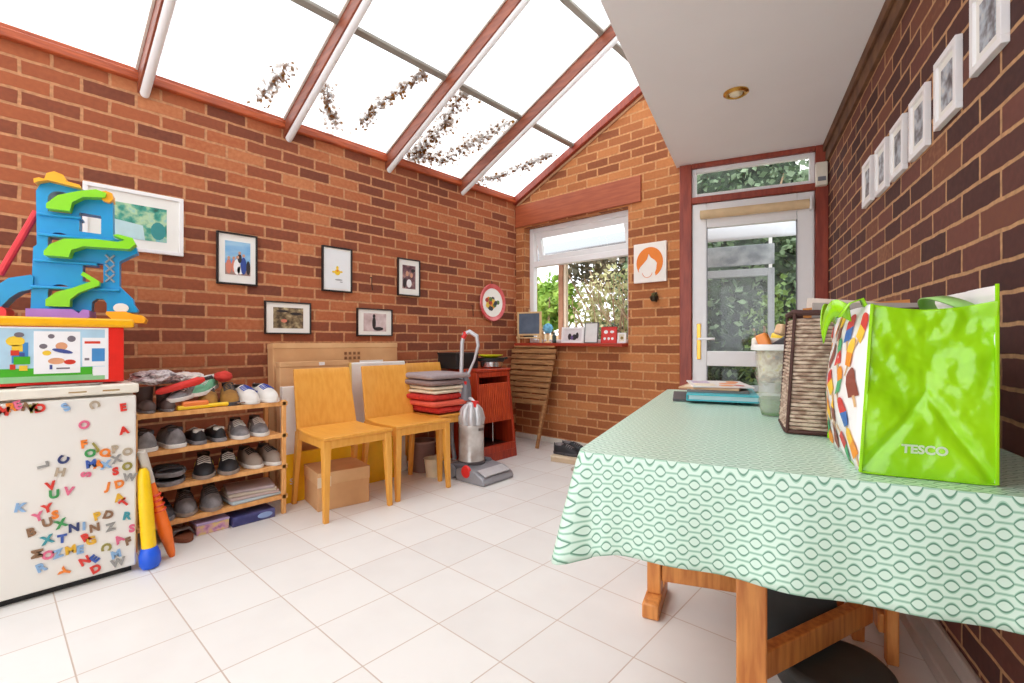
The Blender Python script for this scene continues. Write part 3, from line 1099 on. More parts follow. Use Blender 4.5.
GREYC = mat('grey_cushion', (164, 150, 152), 0.9, bump=0.3, scale=60)
GREYC2 = mat('mauve_grey_cushion', (142, 122, 120), 0.9, bump=0.3, scale=60)
CREAM = mat('cream_blanket', (232, 220, 196), 0.9, bump=0.3, scale=50)
REDB = mat('red_blanket', (206, 54, 42), 0.9, rgb2=(180, 40, 34), bump=0.4, scale=40)
CORAL = mat('coral_blanket', (224, 96, 74), 0.9, bump=0.4, scale=40)
cz = 0.476
gp = 'folded soft things stacked on the third chair'
for (nm, lb, ct, w, d, h, m, dx, dy, rz) in [
    ('folded_blanket', 'dark red folded blanket lowest in the stack on the chair', 'blanket', 0.40, 0.40, 0.05, REDB, 0.0, -0.04, 2),
    ('folded_blanket', 'coral red folded blanket second from the bottom of the stack', 'blanket', 0.41, 0.43, 0.045, CORAL, 0.01, -0.07, -2),
    ('folded_blanket', 'bright red folded blanket just under the cream ones', 'blanket', 0.40, 0.43, 0.045, REDB, -0.01, -0.08, 3),
    ('folded_blanket', 'lower cream folded blanket lying on the red blankets', 'blanket', 0.38, 0.40, 0.028, CREAM, 0.0, -0.07, 4),
    ('folded_blanket', 'upper cream folded blanket under the grey cushions', 'blanket', 0.37, 0.41, 0.028, CREAM, 0.01, -0.06, -3),
    ('seat_cushion', 'mauve grey flat cushion second from the top of the stack', 'cushion', 0.40, 0.43, 0.045, GREYC2, 0.0, -0.08, 1),
    ('seat_cushion', 'pale grey flat cushion topmost on the stack of blankets', 'cushion', 0.40, 0.42, 0.045, GREYC, 0.01, -0.08, -2)]:
    pad(nm, lb, ct, -2.85 + dx, 2.375 + dy, cz, w, d - 0.04, h, m, R(rz), gp, rnd=int(cz * 1000))
    cz += h + 0.001

# ------------------------------------------------------------------ boxes leaning on left wall
def slab(name, label, cat, x, y0, y1, h, th, m, lean, group=None, mats=None, extra=None, z=0.0):
    """flat pack leaning on the left wall: bottom front edge at x, top tilts toward the wall"""
    t = thing(name, label, cat, (x, (y0 + y1) / 2, z), 0, group)
    t.rotation_euler = (0, -lean, 0)
    w = y1 - y0
    return t, w


def carton(label, x, y0, y1, h, th, m, lean, z=0.0):
    t, w = slab('cardboard_box', label, 'cardboard box', x, y0, y1, h, th, m, lean, z=z)
    t['group'] = 'flat cartons leaning on the left wall'
    MB().box(-th, 0, -w / 2, w / 2, 0, h).build('carton', m, t, bevel=0.004)
    fl = MB()
    fl.box(-th - 0.002, 0.003, -w / 2 - 0.001, w / 2 + 0.001, h - 0.03, h + 0.004)
    fl.build('flap', CARD2, t, bevel=0.002)
    return t


c = carton('widest brown flat cardboard carton behind the chairs, topmost against the brick', -3.17, 1.25, 2.20, 0.985, 0.09, CARD, R(2.5))
# printed marks on the carton: short dark strokes as in the photograph
pm = MB()
for row in range(2):
    for k in range(4):
        pm.box(0.0035, 0.0045, 0.02 + k * 0.035, 0.04 + k * 0.035, 0.905 - row * 0.035, 0.925 - row * 0.035)
pm.build('printed_marks', mat('brown_ink', (140, 92, 60), 0.8), c, smooth=0)
lbm = MB().box(0.0032, 0.0046, 0.14, 0.34, 0.80, 0.86).build('paper_label', WHITECARD, c, smooth=0)
c = carton('brown cardboard carton in front of the wide one, behind the first chair', -3.075, 1.25, 1.72, 0.865, 0.06, CARD2, R(2.0))
MB().box(0.0032, 0.0042, 0.02, 0.06, 0.84, 0.862).build('tape', WHITECARD, c, smooth=0)
t, w = slab('white_panel', 'white board leaning between the two golden chairs', 'board', -3.075, 1.73, 2.20, 0.85, 0.02, WHITECARD, R(2.0))
MB().box(-0.022, 0, -w / 2, w / 2, 0, 0.85).build('board', WHITECARD, t, bevel=0.008)
MB().box(-0.024, 0.002, -w / 2 - 0.002, -w / 2 + 0.015, 0.0, 0.85).build('edging', mat('yellow_edge', (240, 206, 120), 0.5), t, bevel=0.002)
t, w = slab('flat_box', 'tall flat box, white above and yellow below, beside the shoe rack', 'box', -2.985, 1.225, 2.05, 0.72, 0.04, WHITECARD, R(1.5))
bx = MB()
bx.box(-0.04, 0, -w / 2, -w / 2 + 0.10, 0.30, 0.72)
bx.mi = 1
bx.box(-0.04, 0, -w / 2, w / 2, 0, 0.30)
bx.build('box_body', [WHITECARD, YELLOWCARD], t, bevel=0.003)
me = text_mesh('S', 0.05, 0.0006, 0.001)
me.transform(Matrix.Translation((0.001, -w / 2 + 0.05, 0.13)) @ Matrix.Rotation(R(90), 4, 'Z') @ UPRIGHT)
link_mesh('printed_letter', me, WHITECARD, t, smooth=0)

# box under the first chair
t = thing('cardboard_box', 'closed brown cardboard box on the floor under the first golden chair', 'cardboard box', (-2.83, 1.485, 0), R(-10))
MB().box(-0.135, 0.155, -0.155, 0.155, 0, 0.185).build('carton', CARD, t, bevel=0.003)
MB().box(-0.138, 0.158, -0.158, 0.158, 0.15, 0.225).build('lid', CARD2, t, bevel=0.003)
MB().box(0.1575, 0.1595, -0.158, -0.08, 0.14, 0.20).build('tape', mat('parcel_tape', (226, 206, 176), 0.3), t, smooth=0)
# bin and bucket under chairs
t = thing('waste_bin', 'mauve brown round bin under the blanket chair', 'bin', (-2.99, 2.28, 0))
MB().lathe([(0.085, 0.0), (0.10, 0.22), (0.105, 0.23), (0.098, 0.23), (0.08, 0.02), (0.001, 0.015)], n=24, cap=False).build('tub', mat('mauve_tub', (140, 108, 100), 0.5), t)
MB().lathe([(0.108, 0.222), (0.111, 0.228), (0.108, 0.236), (0.10, 0.236)], n=24, cap=False).build('rim', mat('mauve_rim', (160, 130, 120), 0.5), t)
t = thing('small_bucket', 'small cream bucket on the tiles beside the mauve bin', 'bucket', (-2.80, 2.235, 0))
MB().lathe([(0.052, 0.0), (0.068, 0.13), (0.072, 0.135), (0.064, 0.133), (0.05, 0.01), (0.001, 0.008)], n=24, cap=False).build('pail', mat('cream_plastic', (232, 216, 184), 0.4), t)

# ------------------------------------------------------------------ shoe rack
t = thing('shoe_rack', 'four tier pine shoe rack crammed with shoes beside the white freezer', 'shoe rack', (-2.975, 0.82, 0))
RW = 0.345
for sx in (0.135, -0.125):
    for sy in (-RW, RW):
        MB().box(sx - 0.012, sx + 0.012, sy - 0.012, sy + 0.012, 0, 0.66).build('post', PINE, t, bevel=0.003)
for z in (0.10, 0.275, 0.455, 0.64):
    m = MB()
    m.box(0.122, 0.147, -RW - 0.005, RW + 0.02, z - 0.012, z + 0.012)
    for k in range(4):
        x = -0.12 + k * 0.062
        m.box(x - 0.02, x + 0.02, -RW, RW, z - 0.004, z + 0.008)
    for sy in (-RW + 0.02, RW - 0.02):
        m.box(-0.125, 0.125, sy - 0.008, sy + 0.008, z - 0.018, z - 0.005)
    m.build('shelf', PINE, t, bevel=0.002)


def shoe(label, x, y, z, rz, upper, sole, acc, L=0.26, W=0.088, H=0.085, toe=0.45, name='shoe', group=None, stripe=None, cat='shoe', pitch=0.0):
    """+x local is the toe"""
    t = thing(name, label, cat, (x, y, z), rz, group)
    if pitch:
        t.rotation_euler = (0, pitch, rz)

    def hw(u):
        return W / 2 * (0.72 + 0.10 * math.sin(u * PI) + 0.18 * math.exp(-((u - 0.68) / 0.2) ** 2)) * math.sqrt(max(0.02, 1 - max(0.0, (u - 0.78) / 0.225) ** 2.2)) * math.sqrt(max(0.05, 1 - max(0, (0.12 - u) / 0.125) ** 2))

    def top(u):
        if u < 0.42:
            return H * (1.0 - 0.12 * math.sin(PI * u / 0.42))
        k = (u - 0.42) / 0.58
        e = math.sqrt(max(0.0, 1 - max(0, (k - 0.6) / 0.42) ** 2))
        return (H * max(0.0, 1 - k) ** 1.15 * (1 - toe) + H * toe) * (0.25 + 0.75 * e)
    sh = 0.020
    n = 14
    out = []
    us = [0.0, 0.05, 0.12, 0.22, 0.32, 0.42, 0.5, 0.58, 0.66, 0.74, 0.82, 0.9, 0.96, 1.0]
    rings = []
    for u in us:
        w, h = hw(u), top(u)
        ring = []
        for k in range(11):
            a = PI * k / 10
            ring.append(((u - 0.5) * L, w * math.cos(a), sh * 0.6 + (h - sh * 0.6) * max(0.0, math.sin(a)) ** 0.75))
        rings.append(ring)
    MB().rings(rings).build('upper', upper, t, smooth=60)
    s = MB()
    ol = [((u - 0.5) * L * 1.03, hw(u) * 1.1) for u in us] + [((u - 0.5) * L * 1.03, -hw(u) * 1.1) for u in reversed(us)]
    s.prism(ol, 0, sh, 'z')
    s.build('sole', sole, t, bevel=0.003)
    op = MB()
    base = [(L * -0.30 + L * 0.155 * math.cos(a), W * 0.30 * math.sin(a)) for a in [2 * PI * k / 16 for k in range(16)]]
    op.rings([[(p[0], p[1], H * 0.80) for p in base], [(p[0] * 1.0, p[1], H * 0.965) for p in base]])
    op.build('opening', acc if stripe is None else DARK, t)
    lc = MB()
    for k in range(4):
        u = 0.50 + 0.065 * k
        w, h = hw(u) * 0.62, top(u)
        lc.tube([((u - 0.5) * L, -w, h * 0.90), ((u - 0.5) * L, 0, h + 0.004), ((u - 0.5) * L, w, h * 0.90)], 0.0035, 6)
    lc.build('laces', acc, t)
    if stripe:
        st = MB()
        for sg in (-1, 1):
            for k in range(2):
                u = 0.42 + 0.10 * k
                w = hw(u) * 1.01
                st.hexa([((u - 0.5) * L, sg * w * 0.99, 0.02), ((u - 0.45) * L, sg * w * 0.99, 0.02), ((u - 0.45) * L, sg * (w + 0.002), 0.02), ((u - 0.5) * L, sg * (w + 0.002), 0.02),
                         ((u - 0.55) * L, sg * w * 0.82, H * 0.62), ((u - 0.5) * L, sg * w * 0.82, H * 0.62), ((u - 0.5) * L, sg * (w * 0.82 + 0.004), H * 0.62), ((u - 0.55) * L, sg * (w * 0.82 + 0.004), H * 0.62)])
        st.build('stripe', stripe, t, smooth=0)
    return t


def pair(desc, tail, x, y, z, rz, gap, *a, spread=0.0, **k):
    for sg, sd in ((-1, 'left hand'), (1, 'right hand')):
        shoe('%s %s shoe %s' % (sd, desc, tail), x + random.uniform(-0.008, 0.008), y + sg * gap / 2, z, rz + sg * spread, *a, **k)


sW = mat('shoe_white', (226, 222, 216), 0.6)
sG = mat('shoe_grey', (140, 136, 138), 0.7, rgb2=(112, 108, 110), scale=30)
sDG = mat('shoe_dark_grey', (78, 74, 78), 0.7, rgb2=(54, 52, 56), scale=30)
sK = mat('shoe_black', (34, 32, 36), 0.6)
sT = mat('shoe_mustard', (168, 122, 52), 0.8, rgb2=(140, 98, 44), scale=20)
sB = mat('shoe_blue', (52, 78, 170), 0.6)
sMint = mat('shoe_mint', (120, 190, 150), 0.6)
sTaupe = mat('shoe_taupe', (150, 134, 122), 0.8)
sYel = mat('shoe_yellow', (226, 196, 60), 0.6)
Z4, Z3, Z2, Z1 = 0.653, 0.468, 0.288, 0.113
GS = 'shoes on the pine rack'
# top shelf
pair('white and blue trainer', 'at the right end of the top shelf', -2.945, 1.045, Z4, R(4), 0.105, sW, sW, sB, L=0.26, W=0.10, H=0.10, group=GS, toe=0.62, stripe=sB)
pair('mustard suede ankle', 'on the top shelf beside the blue trainers', -2.96, 0.865, Z4, R(-12), 0.10, sT, sDG, sDG, L=0.25, W=0.095, H=0.115, group=GS, toe=0.5)
shoe('mint and white trainer lying on top of the mustard shoes', -2.97, 0.80, Z4 + 0.075, R(-38), sMint, sW, sW, L=0.24, W=0.085, H=0.075, pitch=R(8), group=GS)
shoe('pale grey soled slipper in front of the mint trainer', -2.92, 0.705, Z4 + 0.055, R(-48), sG, sW, sW, L=0.24, W=0.085, H=0.07, pitch=R(6), group=GS)
# second shelf
pair('rounded dark grey', 'at the left end of the second shelf', -2.955, 0.585, Z3, R(180), 0.12, sG, sW, sDG, L=0.25, W=0.11, H=0.10, group=GS, toe=0.8)
pair('black pump with white insole', 'in the middle of the second shelf', -2.95, 0.795, Z3, R(180), 0.095, sK, sG, sW, L=0.24, W=0.08, H=0.075, group=GS, toe=0.6)
pair('grey and white running', 'at the right end of the second shelf', -2.95, 1.01, Z3, R(-8), 0.105, sG, sW, sW, L=0.27, W=0.092, H=0.095, group=GS, stripe=sW)
# third shelf
pair('black trainer with yellow flash', 'in the middle of the third shelf', -2.95, 0.85, Z2, R(-14), 0.115, sK, sTaupe, sW, L=0.28, W=0.10, H=0.10, group=GS, stripe=sYel)
pair('taupe sneaker with black collar', 'at the right end of the third shelf', -2.955, 1.075, Z2, R(2), 0.10, sTaupe, sW, sK, L=0.25, W=0.092, H=0.10, group=GS, toe=0.6)
# fourth shelf
shoe('dark charcoal shoe at the left end of the bottom shelf', -2.95, 0.60, Z1, R(0), sDG, sG, sK, L=0.26, W=0.095, H=0.095, group=GS)
pair('grey laced walking', 'in the middle of the bottom shelf', -2.95, 0.765, Z1, R(-10), 0.115, sG, sTaupe, sDG, L=0.27, W=0.10, H=0.10, group=GS, toe=0.55)

# grey sandals on third shelf left
for k, (dz, lb) in enumerate(((0.0, 'dark flat sandal lowest at the left end of the third shelf'), (0.042, 'dark flat sandal on top of the other at the left end of the third shelf'))):
    t = thing('sandal', lb, 'sandal', (-2.93, 0.625, Z2 + dz), R(-8 + 6 * k), GS)
    ol = [(0.13 * math.cos(a) * (1 if math.cos(a) > 0 else 0.95), (0.058 if math.cos(a) > 0 else 0.05) * math.sin(a) * 1.3) for a in [2 * PI * i / 24 for i in range(24)]]
    MB().prism(ol, 0, 0.022, 'z').build('sole', sG, t, bevel=0.004)
    MB().prism([(p[0] * 0.93, p[1] * 0.9) for p in ol], 0.022, 0.026, 'z').build('footbed', sK, t, smooth=0)
    st = MB()
    for x in (0.06, 0.0):
        st.tube([(x, -0.065, 0.012), (x, -0.045, 0.032), (x, 0, 0.038), (x, 0.045, 0.032), (x, 0.065, 0.012)], 0.007, 6, flat=2.2)
    st.build('strap', sDG, t)

# folded papers on the bottom shelf
for k in range(4):
    w, d = 0.24 - 0.012 * k, 0.27 - 0.01 * k
    tag(MB().prism([(x + 0.002 * math.sin(i), y) for i, (x, y) in enumerate(rounded(w, d, 0.02))], 0, 0.016, 'z').build(
        'folded_cloth', [mat('cloth_pale_blue', (186, 200, 206), 0.9), mat('cloth_pink_grey', (196, 176, 172), 0.9), mat('cloth_beige', (200, 188, 172), 0.9), mat('cloth_mauve', (178, 162, 164), 0.9)][k],
        loc=(-2.955, 1.02, Z1 + 0.0165 * k), rz=R(4 - 5 * k), bevel=0.006),
        ['pale blue folded cloth lowest in the pile at the right of the bottom shelf', 'pink grey folded cloth second in the pile on the bottom shelf',
         'beige folded cloth third in the pile on the bottom shelf', 'mauve folded cloth topmost in the pile on the bottom shelf'][k], 'cloth', 'folded cloths on the shoe rack')

# things on the floor under the rack
t = thing('shoe_box', 'pink and purple flat box on the floor under the shoe rack', 'box', (-2.93, 0.80, 0), R(2))
MB().box(-0.13, 0.10, -0.075, 0.075, 0, 0.05).build('box_body', picture_mat('pink_print', [(120, 70, 130), (206, 150, 180), (226, 200, 120), (186, 170, 206)], 22, 1.0, 3), t, bevel=0.003)
MB().box(-0.132, 0.102, -0.077, 0.077, 0.05, 0.062).build('lid', mat('lilac', (180, 160, 200), 0.5), t, bevel=0.002)
t = thing('shoe_box', 'navy blue flat box on the floor under the right of the shoe rack', 'box', (-2.93, 1.00, 0), R(1))
MB().box(-0.13, 0.11, -0.11, 0.11, 0, 0.05).build('box_body', mat('navy_print', (54, 56, 110), 0.5, rgb2=(96, 96, 150), scale=14), t, bevel=0.003)
MB().prism(ell(0.055, 0.026, 0.04, 0.016), 0.1105, 0.1125, 'x').build('oval_logo', mat('pale_blue_print', (150, 176, 220), 0.5), t, smooth=0)
t = thing('sandal', 'brown leather sandal on the tiles under the shoe rack', 'sandal', (-2.90, 0.66, 0), R(10))
ol = [(0.13 * math.cos(a), 0.05 * math.sin(a)) for a in [2 * PI * i / 24 for i in range(24)]]
MB().prism(ol, 0, 0.025, 'z').build('sole', mat('brown_leather', (130, 72, 46), 0.6), t, bevel=0.004)
MB().tube([(0.04, -0.055, 0.015), (0.04, -0.03, 0.05), (0.04, 0.03, 0.05), (0.04, 0.055, 0.015)], 0.008, 6, flat=3).build('strap', mat('grey_leather', (120, 112, 110), 0.6), t)

# on the top shelf: boots, bag, umbrella, toys
for k, y in enumerate((0.535, 0.615)):
    t = thing('rubber_boot', ['left', 'right'][k] + ' dark grey child boot under the crumpled bag on the shoe rack', 'boot', (-2.92, y, Z4), R(0), 'boots on the shoe rack')
    b = MB()
    b.tube([(-0.03, 0, 0.012), (-0.03, 0, 0.06), (-0.032, 0, 0.12)], [0.034, 0.034, 0.038], 14, flat=0.95)
    b.tube([(-0.04, 0, 0.03), (0.03, 0, 0.03), (0.075, 0, 0.026), (0.09, 0, 0.022)], [0.028, 0.031, 0.028, 0.012], 12)
    b.build('shaft', mat('boot_brown_grey', (96, 80, 76), 0.45), t, smooth=60)
    MB().prism([(0.10 * math.cos(a), 0.034 * math.sin(a)) for a in [2 * PI * i / 18 for i in range(18)]], 0, 0.012, 'z').build('sole', sG, t, bevel=0.002)


def crumple(name, label, cat, loc, dims, m, seed, rough=0.35, freq=9):
    b = bmesh.new()
    bmesh.ops.create_icosphere(b, subdivisions=4, radius=1.0)
    for v in b.verts:
        n = noise.noise(v.co * 2.2 + Vector((seed, 0, 0))) + 0.5 * noise.noise(v.co * 5 + Vector((0, seed, 0)))
        v.co = v.co * (1 + rough * n)
        v.co = Vector((v.co.x * dims[0], v.co.y * dims[1], max(-1.0, v.co.z) * dims[2]))
    me = bpy.data.meshes.new(name)
    b.to_mesh(me)
    b.free()
    return tag(link_mesh(name, me, m, loc=loc, smooth=60), label, cat)


crumple('plastic_bag', 'crumpled grey and silver plastic bag on the boots at the left of the rack', 'bag', (-2.94, 0.575, Z4 + 0.165), (0.11, 0.10, 0.035),
        picture_mat('bag_foil', [(70, 60, 66), (160, 150, 154), (226, 222, 222), (130, 110, 112)], 30, 5, 3), 4.0)
crumple('plastic_bag', 'small white crumpled carrier bag behind the red umbrella on the rack', 'bag', (-3.02, 0.72, Z4 + 0.15), (0.08, 0.09, 0.03),
        picture_mat('bag_white', [(170, 150, 140), (226, 220, 216), (236, 214, 190)], 30, 8, 3), 9.0)
t = thing('folding_umbrella', 'red folded umbrella lying across the shoes on the top shelf', 'umbrella', (-2.86, 0.675, Z4 + 0.125), R(96))
t.rotation_euler = (0, R(-14), R(96))
MB().tube([(-0.12, 0, 0), (-0.10, 0, 0), (0.07, 0, 0), (0.10, 0, 0)], [0.008, 0.017, 0.021, 0.012], 12).build('canopy', mat('umbrella_red', (220, 50, 40), 0.6, bump=0.3, scale=25), t)
MB().tube([(0.10, 0, 0), (0.14, 0, 0)], 0.010, 10).build('handle', DARK, t)
t = thing('toy_water_pistol', 'orange and yellow plastic toy pistol on the top shelf of the rack', 'toy', (-2.85, 0.735, Z4), R(95))
MB().box(-0.07, 0.05, -0.02, 0.02, 0.012, 0.042).build('body', mat('orange_plastic', (240, 130, 60), 0.35), t, bevel=0.01)
MB().tube([(-0.09, -0.01, 0.012), (0.09, -0.01, 0.012)], 0.011, 10).build('tank', mat('yellow_plastic', (248, 206, 40), 0.35), t)
t = thing('hand_fork', 'yellow handled tool lying at the front of the top shelf', 'tool', (-2.85, 0.84, Z4), R(85))
MB().tube([(-0.06, 0, 0.012), (0.05, 0, 0.012), (0.065, 0, 0.012)], [0.011, 0.011, 0.006], 10).build('handle', mat('yellow_plastic', (248, 206, 40)), t)
MB().tube([(0.06, 0, 0.012), (0.12, 0, 0.012)], 0.004, 6).build('shaft', CHROME, t)
crumple('knitted_hat', 'red knitted hat on the mustard shoes at the top of the rack', 'hat', (-3.0, 0.90, Z4 + 0.15), (0.05, 0.045, 0.03), mat('red_wool', (206, 60, 50), 0.9), 2.0, 0.15)

# ------------------------------------------------------------------ freezer with magnets
FXF, FY_ = -2.60, 0.445
t = thing('chest_freezer', 'white under counter freezer covered in letter magnets at the left', 'freezer', (FXF, 0.14, 0))
MB().box(-0.60, -0.045, -0.30, 0.300, 0.02, 0.775).build('cabinet', FRIDGE, t, bevel=0.006)
MB().box(-0.040, 0.0, -0.30, 0.303, 0.028, 0.768).build('door', FRIDGE, t, bevel=0.008, seg=3)
MB().box(-0.605, 0.006, -0.305, 0.312, 0.778, 0.818).build('worktop', mat('cream_worktop', (234, 228, 214), 0.35), t, bevel=0.008, seg=3)
MB().box(-0.56, -0.03, -0.29, 0.29, 0.0, 0.022).build('plinth', DARK, t, smooth=0)
MB().box(0.0062, 0.0075, 0.085, 0.14, 0.792, 0.797).build('badge', mat('badge_gold', (170, 140, 90), 0.4), t, smooth=0)
MB().box(0.0062, 0.0075, 0.19, 0.245, 0.792, 0.798).build('badge', mat('badge_gold', (170, 140, 90)), t, smooth=0)
CLR = dict(red=(214, 58, 48), orange=(232, 130, 48), pink=(222, 110, 140), brown=(140, 106, 78), beige=(180, 164, 142), olive=(150, 142, 70),
           green=(64, 150, 84), blue=(60, 92, 170), navy=(50, 62, 110), grey=(150, 148, 144), teal=(66, 150, 160), yellow=(226, 176, 50))
CLR['light blue'] = (140, 176, 214)
MAG = [('M', 'red', 3, 411, -10), ('R', 'orange', 11, 407, 8), ('E', 'pink', 18, 405, 20), ('N', 'brown', 28, 407, -15), ('K', 'olive', 34, 408, 10), ('D', 'red', 40, 408, 8),
       ('S', 'light blue', 66, 407, 30), ('C', 'beige', 94, 404, -70), ('E', 'red', 123, 407, 5), ('O', 'pink', 84.5, 424.5, 60), ('A', 'red', 124, 430, 10),
       ('F', 'orange', 84, 444, 5), ('J', 'olive', 95.5, 446, 30), ('O', 'green', 90, 453, 0), ('Q', 'orange', 105, 452.5, 10), ('P', 'beige', 115, 449, 5),
       ('O', 'beige', 127.5, 451.5, 0), ('X', 'grey', 116.5, 459, 10), ('M', 'blue', 91, 463.5, 5), ('A', 'orange', 98.5, 464, 0), ('X', 'light blue', 105.5, 464.5, 5),
       ('S', 'red', 115.5, 471, 5), ('O', 'olive', 127.5, 466, 30), ('S', 'pink', 86.5, 474, 80), ('C', 'navy', 63.5, 459.5, 60), ('L', 'grey', 43.5, 464.5, 100),
       ('H', 'beige', 60, 472, -12), ('V', 'red', 51, 485.5, 10), ('V', 'pink', 68.5, 491, -10), ('U', 'green', 54, 494, 0), ('J', 'orange', 108, 486, -10),
       ('D', 'orange', 119.5, 483.5, 10), ('W', 'grey', 129.5, 477, -10), ('A', 'yellow', 119, 497, 10), ('K', 'light blue', 20, 507.5, -10), ('Y', 'red', 47.5, 508, 10),
       ('Y', 'pink', 38.5, 516.5, 15), ('S', 'orange', 55, 514.5, 5), ('U', 'brown', 47.5, 522, 10), ('B', 'brown', 31, 532, 10), ('X', 'green', 61, 523.5, 15),
       ('N', 'navy', 74, 527.5, 0), ('I', 'light blue', 84, 526, 0), ('N', 'brown', 94.5, 527.5, 5), ('P', 'yellow', 97, 516, 10), ('D', 'brown', 108, 514.5, -20),
       ('R', 'teal', 127, 515.5, -10), ('Z', 'grey', 110.5, 527, 5), ('S', 'pink', 132, 528, 0), ('T', 'red', 124.5, 502, 40), ('X', 'teal', 47.5, 539.5, 10),
       ('T', 'blue', 62, 538.5, 0), ('G', 'yellow', 91, 540.5, 10), ('C', 'olive', 106, 546.5, -100), ('A', 'pink', 119, 539, 30), ('F', 'brown', 128, 541, 10),
       ('M', 'brown', 37.5, 553, 90), ('O', 'pink', 48, 555, 0), ('Z', 'light blue', 58, 553.5, 10), ('M', 'yellow', 70.5, 549.5, 5), ('E', 'light blue', 80, 549.5, 0),
       ('R', 'light blue', 41, 567.5, 15), ('Y', 'orange', 66, 570.5, 60), ('N', 'red', 85, 560.5, 20), ('E', 'blue', 94.5, 558.5, 40), ('D', 'red', 96, 568.5, 20),
       ('M', 'light blue', 116, 554, 10), ('W', 'grey', 118, 562, 5), ('R', 'red', 86, 537, 20)]
MAGPOS = []
c42, s42 = math.cos(R(42)), math.sin(R(42))
for (ch, cl, u, v, rot) in MAG:
    a = (u - 512) / 475.0
    tt = (FXF + 0.001) / (a * c42 - s42)
    MAGPOS.append((round(tt * (a * s42 + c42), 3), round(1 + (341 - v) / 475.0 * tt, 3)))
used_lab = set()
for i, (ch, cl, u, v, rot) in enumerate(MAG):
    y, z = MAGPOS[i]
    best = sorted(range(len(MAG)), key=lambda j: (MAGPOS[j][0] - y) ** 2 + (MAGPOS[j][1] - z) ** 2)[1:4]
    lb = None
    for j in best:
        dy, dz = y - MAGPOS[j][0], z - MAGPOS[j][1]
        rel = ('right of' if dy > 0 else 'left of') if abs(dy) > abs(dz) else ('above' if dz > 0 else 'below')
        lb = '%s letter %s magnet on the freezer door, %s the %s %s' % (cl, ch, rel, MAG[j][1], MAG[j][0])
        if lb not in used_lab:
            break
    used_lab.add(lb)
    me = text_mesh(ch, 0.043, 0.0022, 0.0022)
    me.transform(Matrix.Rotation(R(90), 4, 'Z') @ UPRIGHT @ Matrix.Rotation(R(rot), 4, 'Z'))
    o = link_mesh('letter_magnet', me, mat('magnet_' + cl.replace(' ', '_'), CLR[cl], 0.4), loc=(FXF + 0.0025, y, z), smooth=0)
    tag(o, lb, 'magnet', 'letter magnets on the freezer door')

# newspaper on freezer
t = tag(MB().prism([(0.0, 0.0), (0.05, -0.02), (0.05, 0.22), (0.0, 0.24)], 0, 0.006, 'z').build('folded_paper', mat('newsprint', (190, 182, 172), 0.8, rgb2=(120, 112, 106), scale=30), loc=(-2.655, 0.10, 0.819), bevel=0.001),
        'grey folded paper sticking out between the toy box and the freezer top', 'paper')

# ------------------------------------------------------------------ toy box on the freezer
t = thing('toy_box', 'red and yellow printed toy storage box standing on the freezer', 'toy box', (-2.66, 0.045, 0.826))
MB().box(-0.36, 0.0, -0.33, 0.365, 0.0, 0.235).build('box_body', mat('toy_box_red', (226, 40, 30), 0.35), t, bevel=0.004)
MB().box(-0.38, 0.012, -0.345, 0.40, 0.235, 0.272).build('lid', mat('lid_yellow', (248, 182, 20), 0.35), t, bevel=0.010, seg=3)
lab = MB()
PR = [mat('label_sky', (176, 210, 230), 0.4), mat('label_green', (72, 176, 40), 0.4), mat('label_white', (240, 240, 242), 0.4, var=0.02), mat('label_yellow', (240, 200, 60), 0.4),
      mat('label_red', (210, 60, 44), 0.4), mat('label_blue', (70, 140, 200), 0.4), mat('label_skin', (222, 160, 120), 0.4), mat('label_grey', (120, 112, 120), 0.4), mat('label_navy', (70, 84, 150), 0.4),
      mat('label_mint', (150, 206, 150), 0.4)]


def L_(k, pts, h):
    lab.mi = k
    lab.prism(pts, 0.0005, h, 'x')


def rc(a, b, c_, d):
    return [(a, c_), (b, c_), (b, d), (a, d)]


L_(2, rc(-0.33, 0.312, 0.012, 0.232), 0.0010)
L_(0, rc(-0.33, 0.30, 0.058, 0.225), 0.0014)
L_(1, rc(-0.33, 0.26, 0.03, 0.068), 0.0018)
L_(9, rc(-0.33, 0.30, 0.012, 0.036), 0.0022)
L_(2, rc(0.262, 0.308, 0.03, 0.068), 0.0024)
L_(2, rc(0.085, 0.222, 0.045, 0.215), 0.0022)
L_(2, rc(0.228, 0.308, 0.07, 0.19), 0.0022)
L_(5, rc(0.025, 0.07, 0.09, 0.17), 0.0022)
L_(5, rc(0.258, 0.30, 0.09, 0.145), 0.0028)
L_(3, ell(0.035, 0.175, 0.026, 0.020), 0.0030)
L_(7, ell(0.045, 0.20, 0.014, 0.010), 0.0032)
L_(3, rc(0.025, 0.055, 0.135, 0.16), 0.0030)
L_(4, rc(0.022, 0.045, 0.12, 0.14), 0.0034)
L_(1, rc(0.03, 0.075, 0.085, 0.115), 0.0034)
L_(8, rc(0.045, 0.06, 0.115, 0.13), 0.0038)
L_(4, rc(0.02, 0.035, 0.065, 0.085), 0.0036)
L_(3, rc(0.045, 0.068, 0.06, 0.08), 0.0036)
L_(7, ell(0.135, 0.195, 0.010, 0.009), 0.0030)
L_(7, ell(0.195, 0.185, 0.013, 0.013), 0.0030)
L_(7, ell(0.112, 0.155, 0.012, 0.010), 0.0030)
L_(3, ell(0.122, 0.128, 0.013, 0.010), 0.0030)
L_(6, ell(0.165, 0.155, 0.018, 0.016), 0.0030)
L_(8, ell(0.168, 0.135, 0.032, 0.008, rot=-0.25), 0.0034)
L_(6, ell(0.150, 0.095, 0.025, 0.013), 0.0030)
L_(4, ell(0.19, 0.09, 0.018, 0.010), 0.0032)
L_(8, rc(0.13, 0.138, 0.062, 0.08), 0.0032)
L_(7, rc(0.15, 0.19, 0.062, 0.068), 0.0032)
L_(7, rc(0.235, 0.25, 0.095, 0.105), 0.0030)
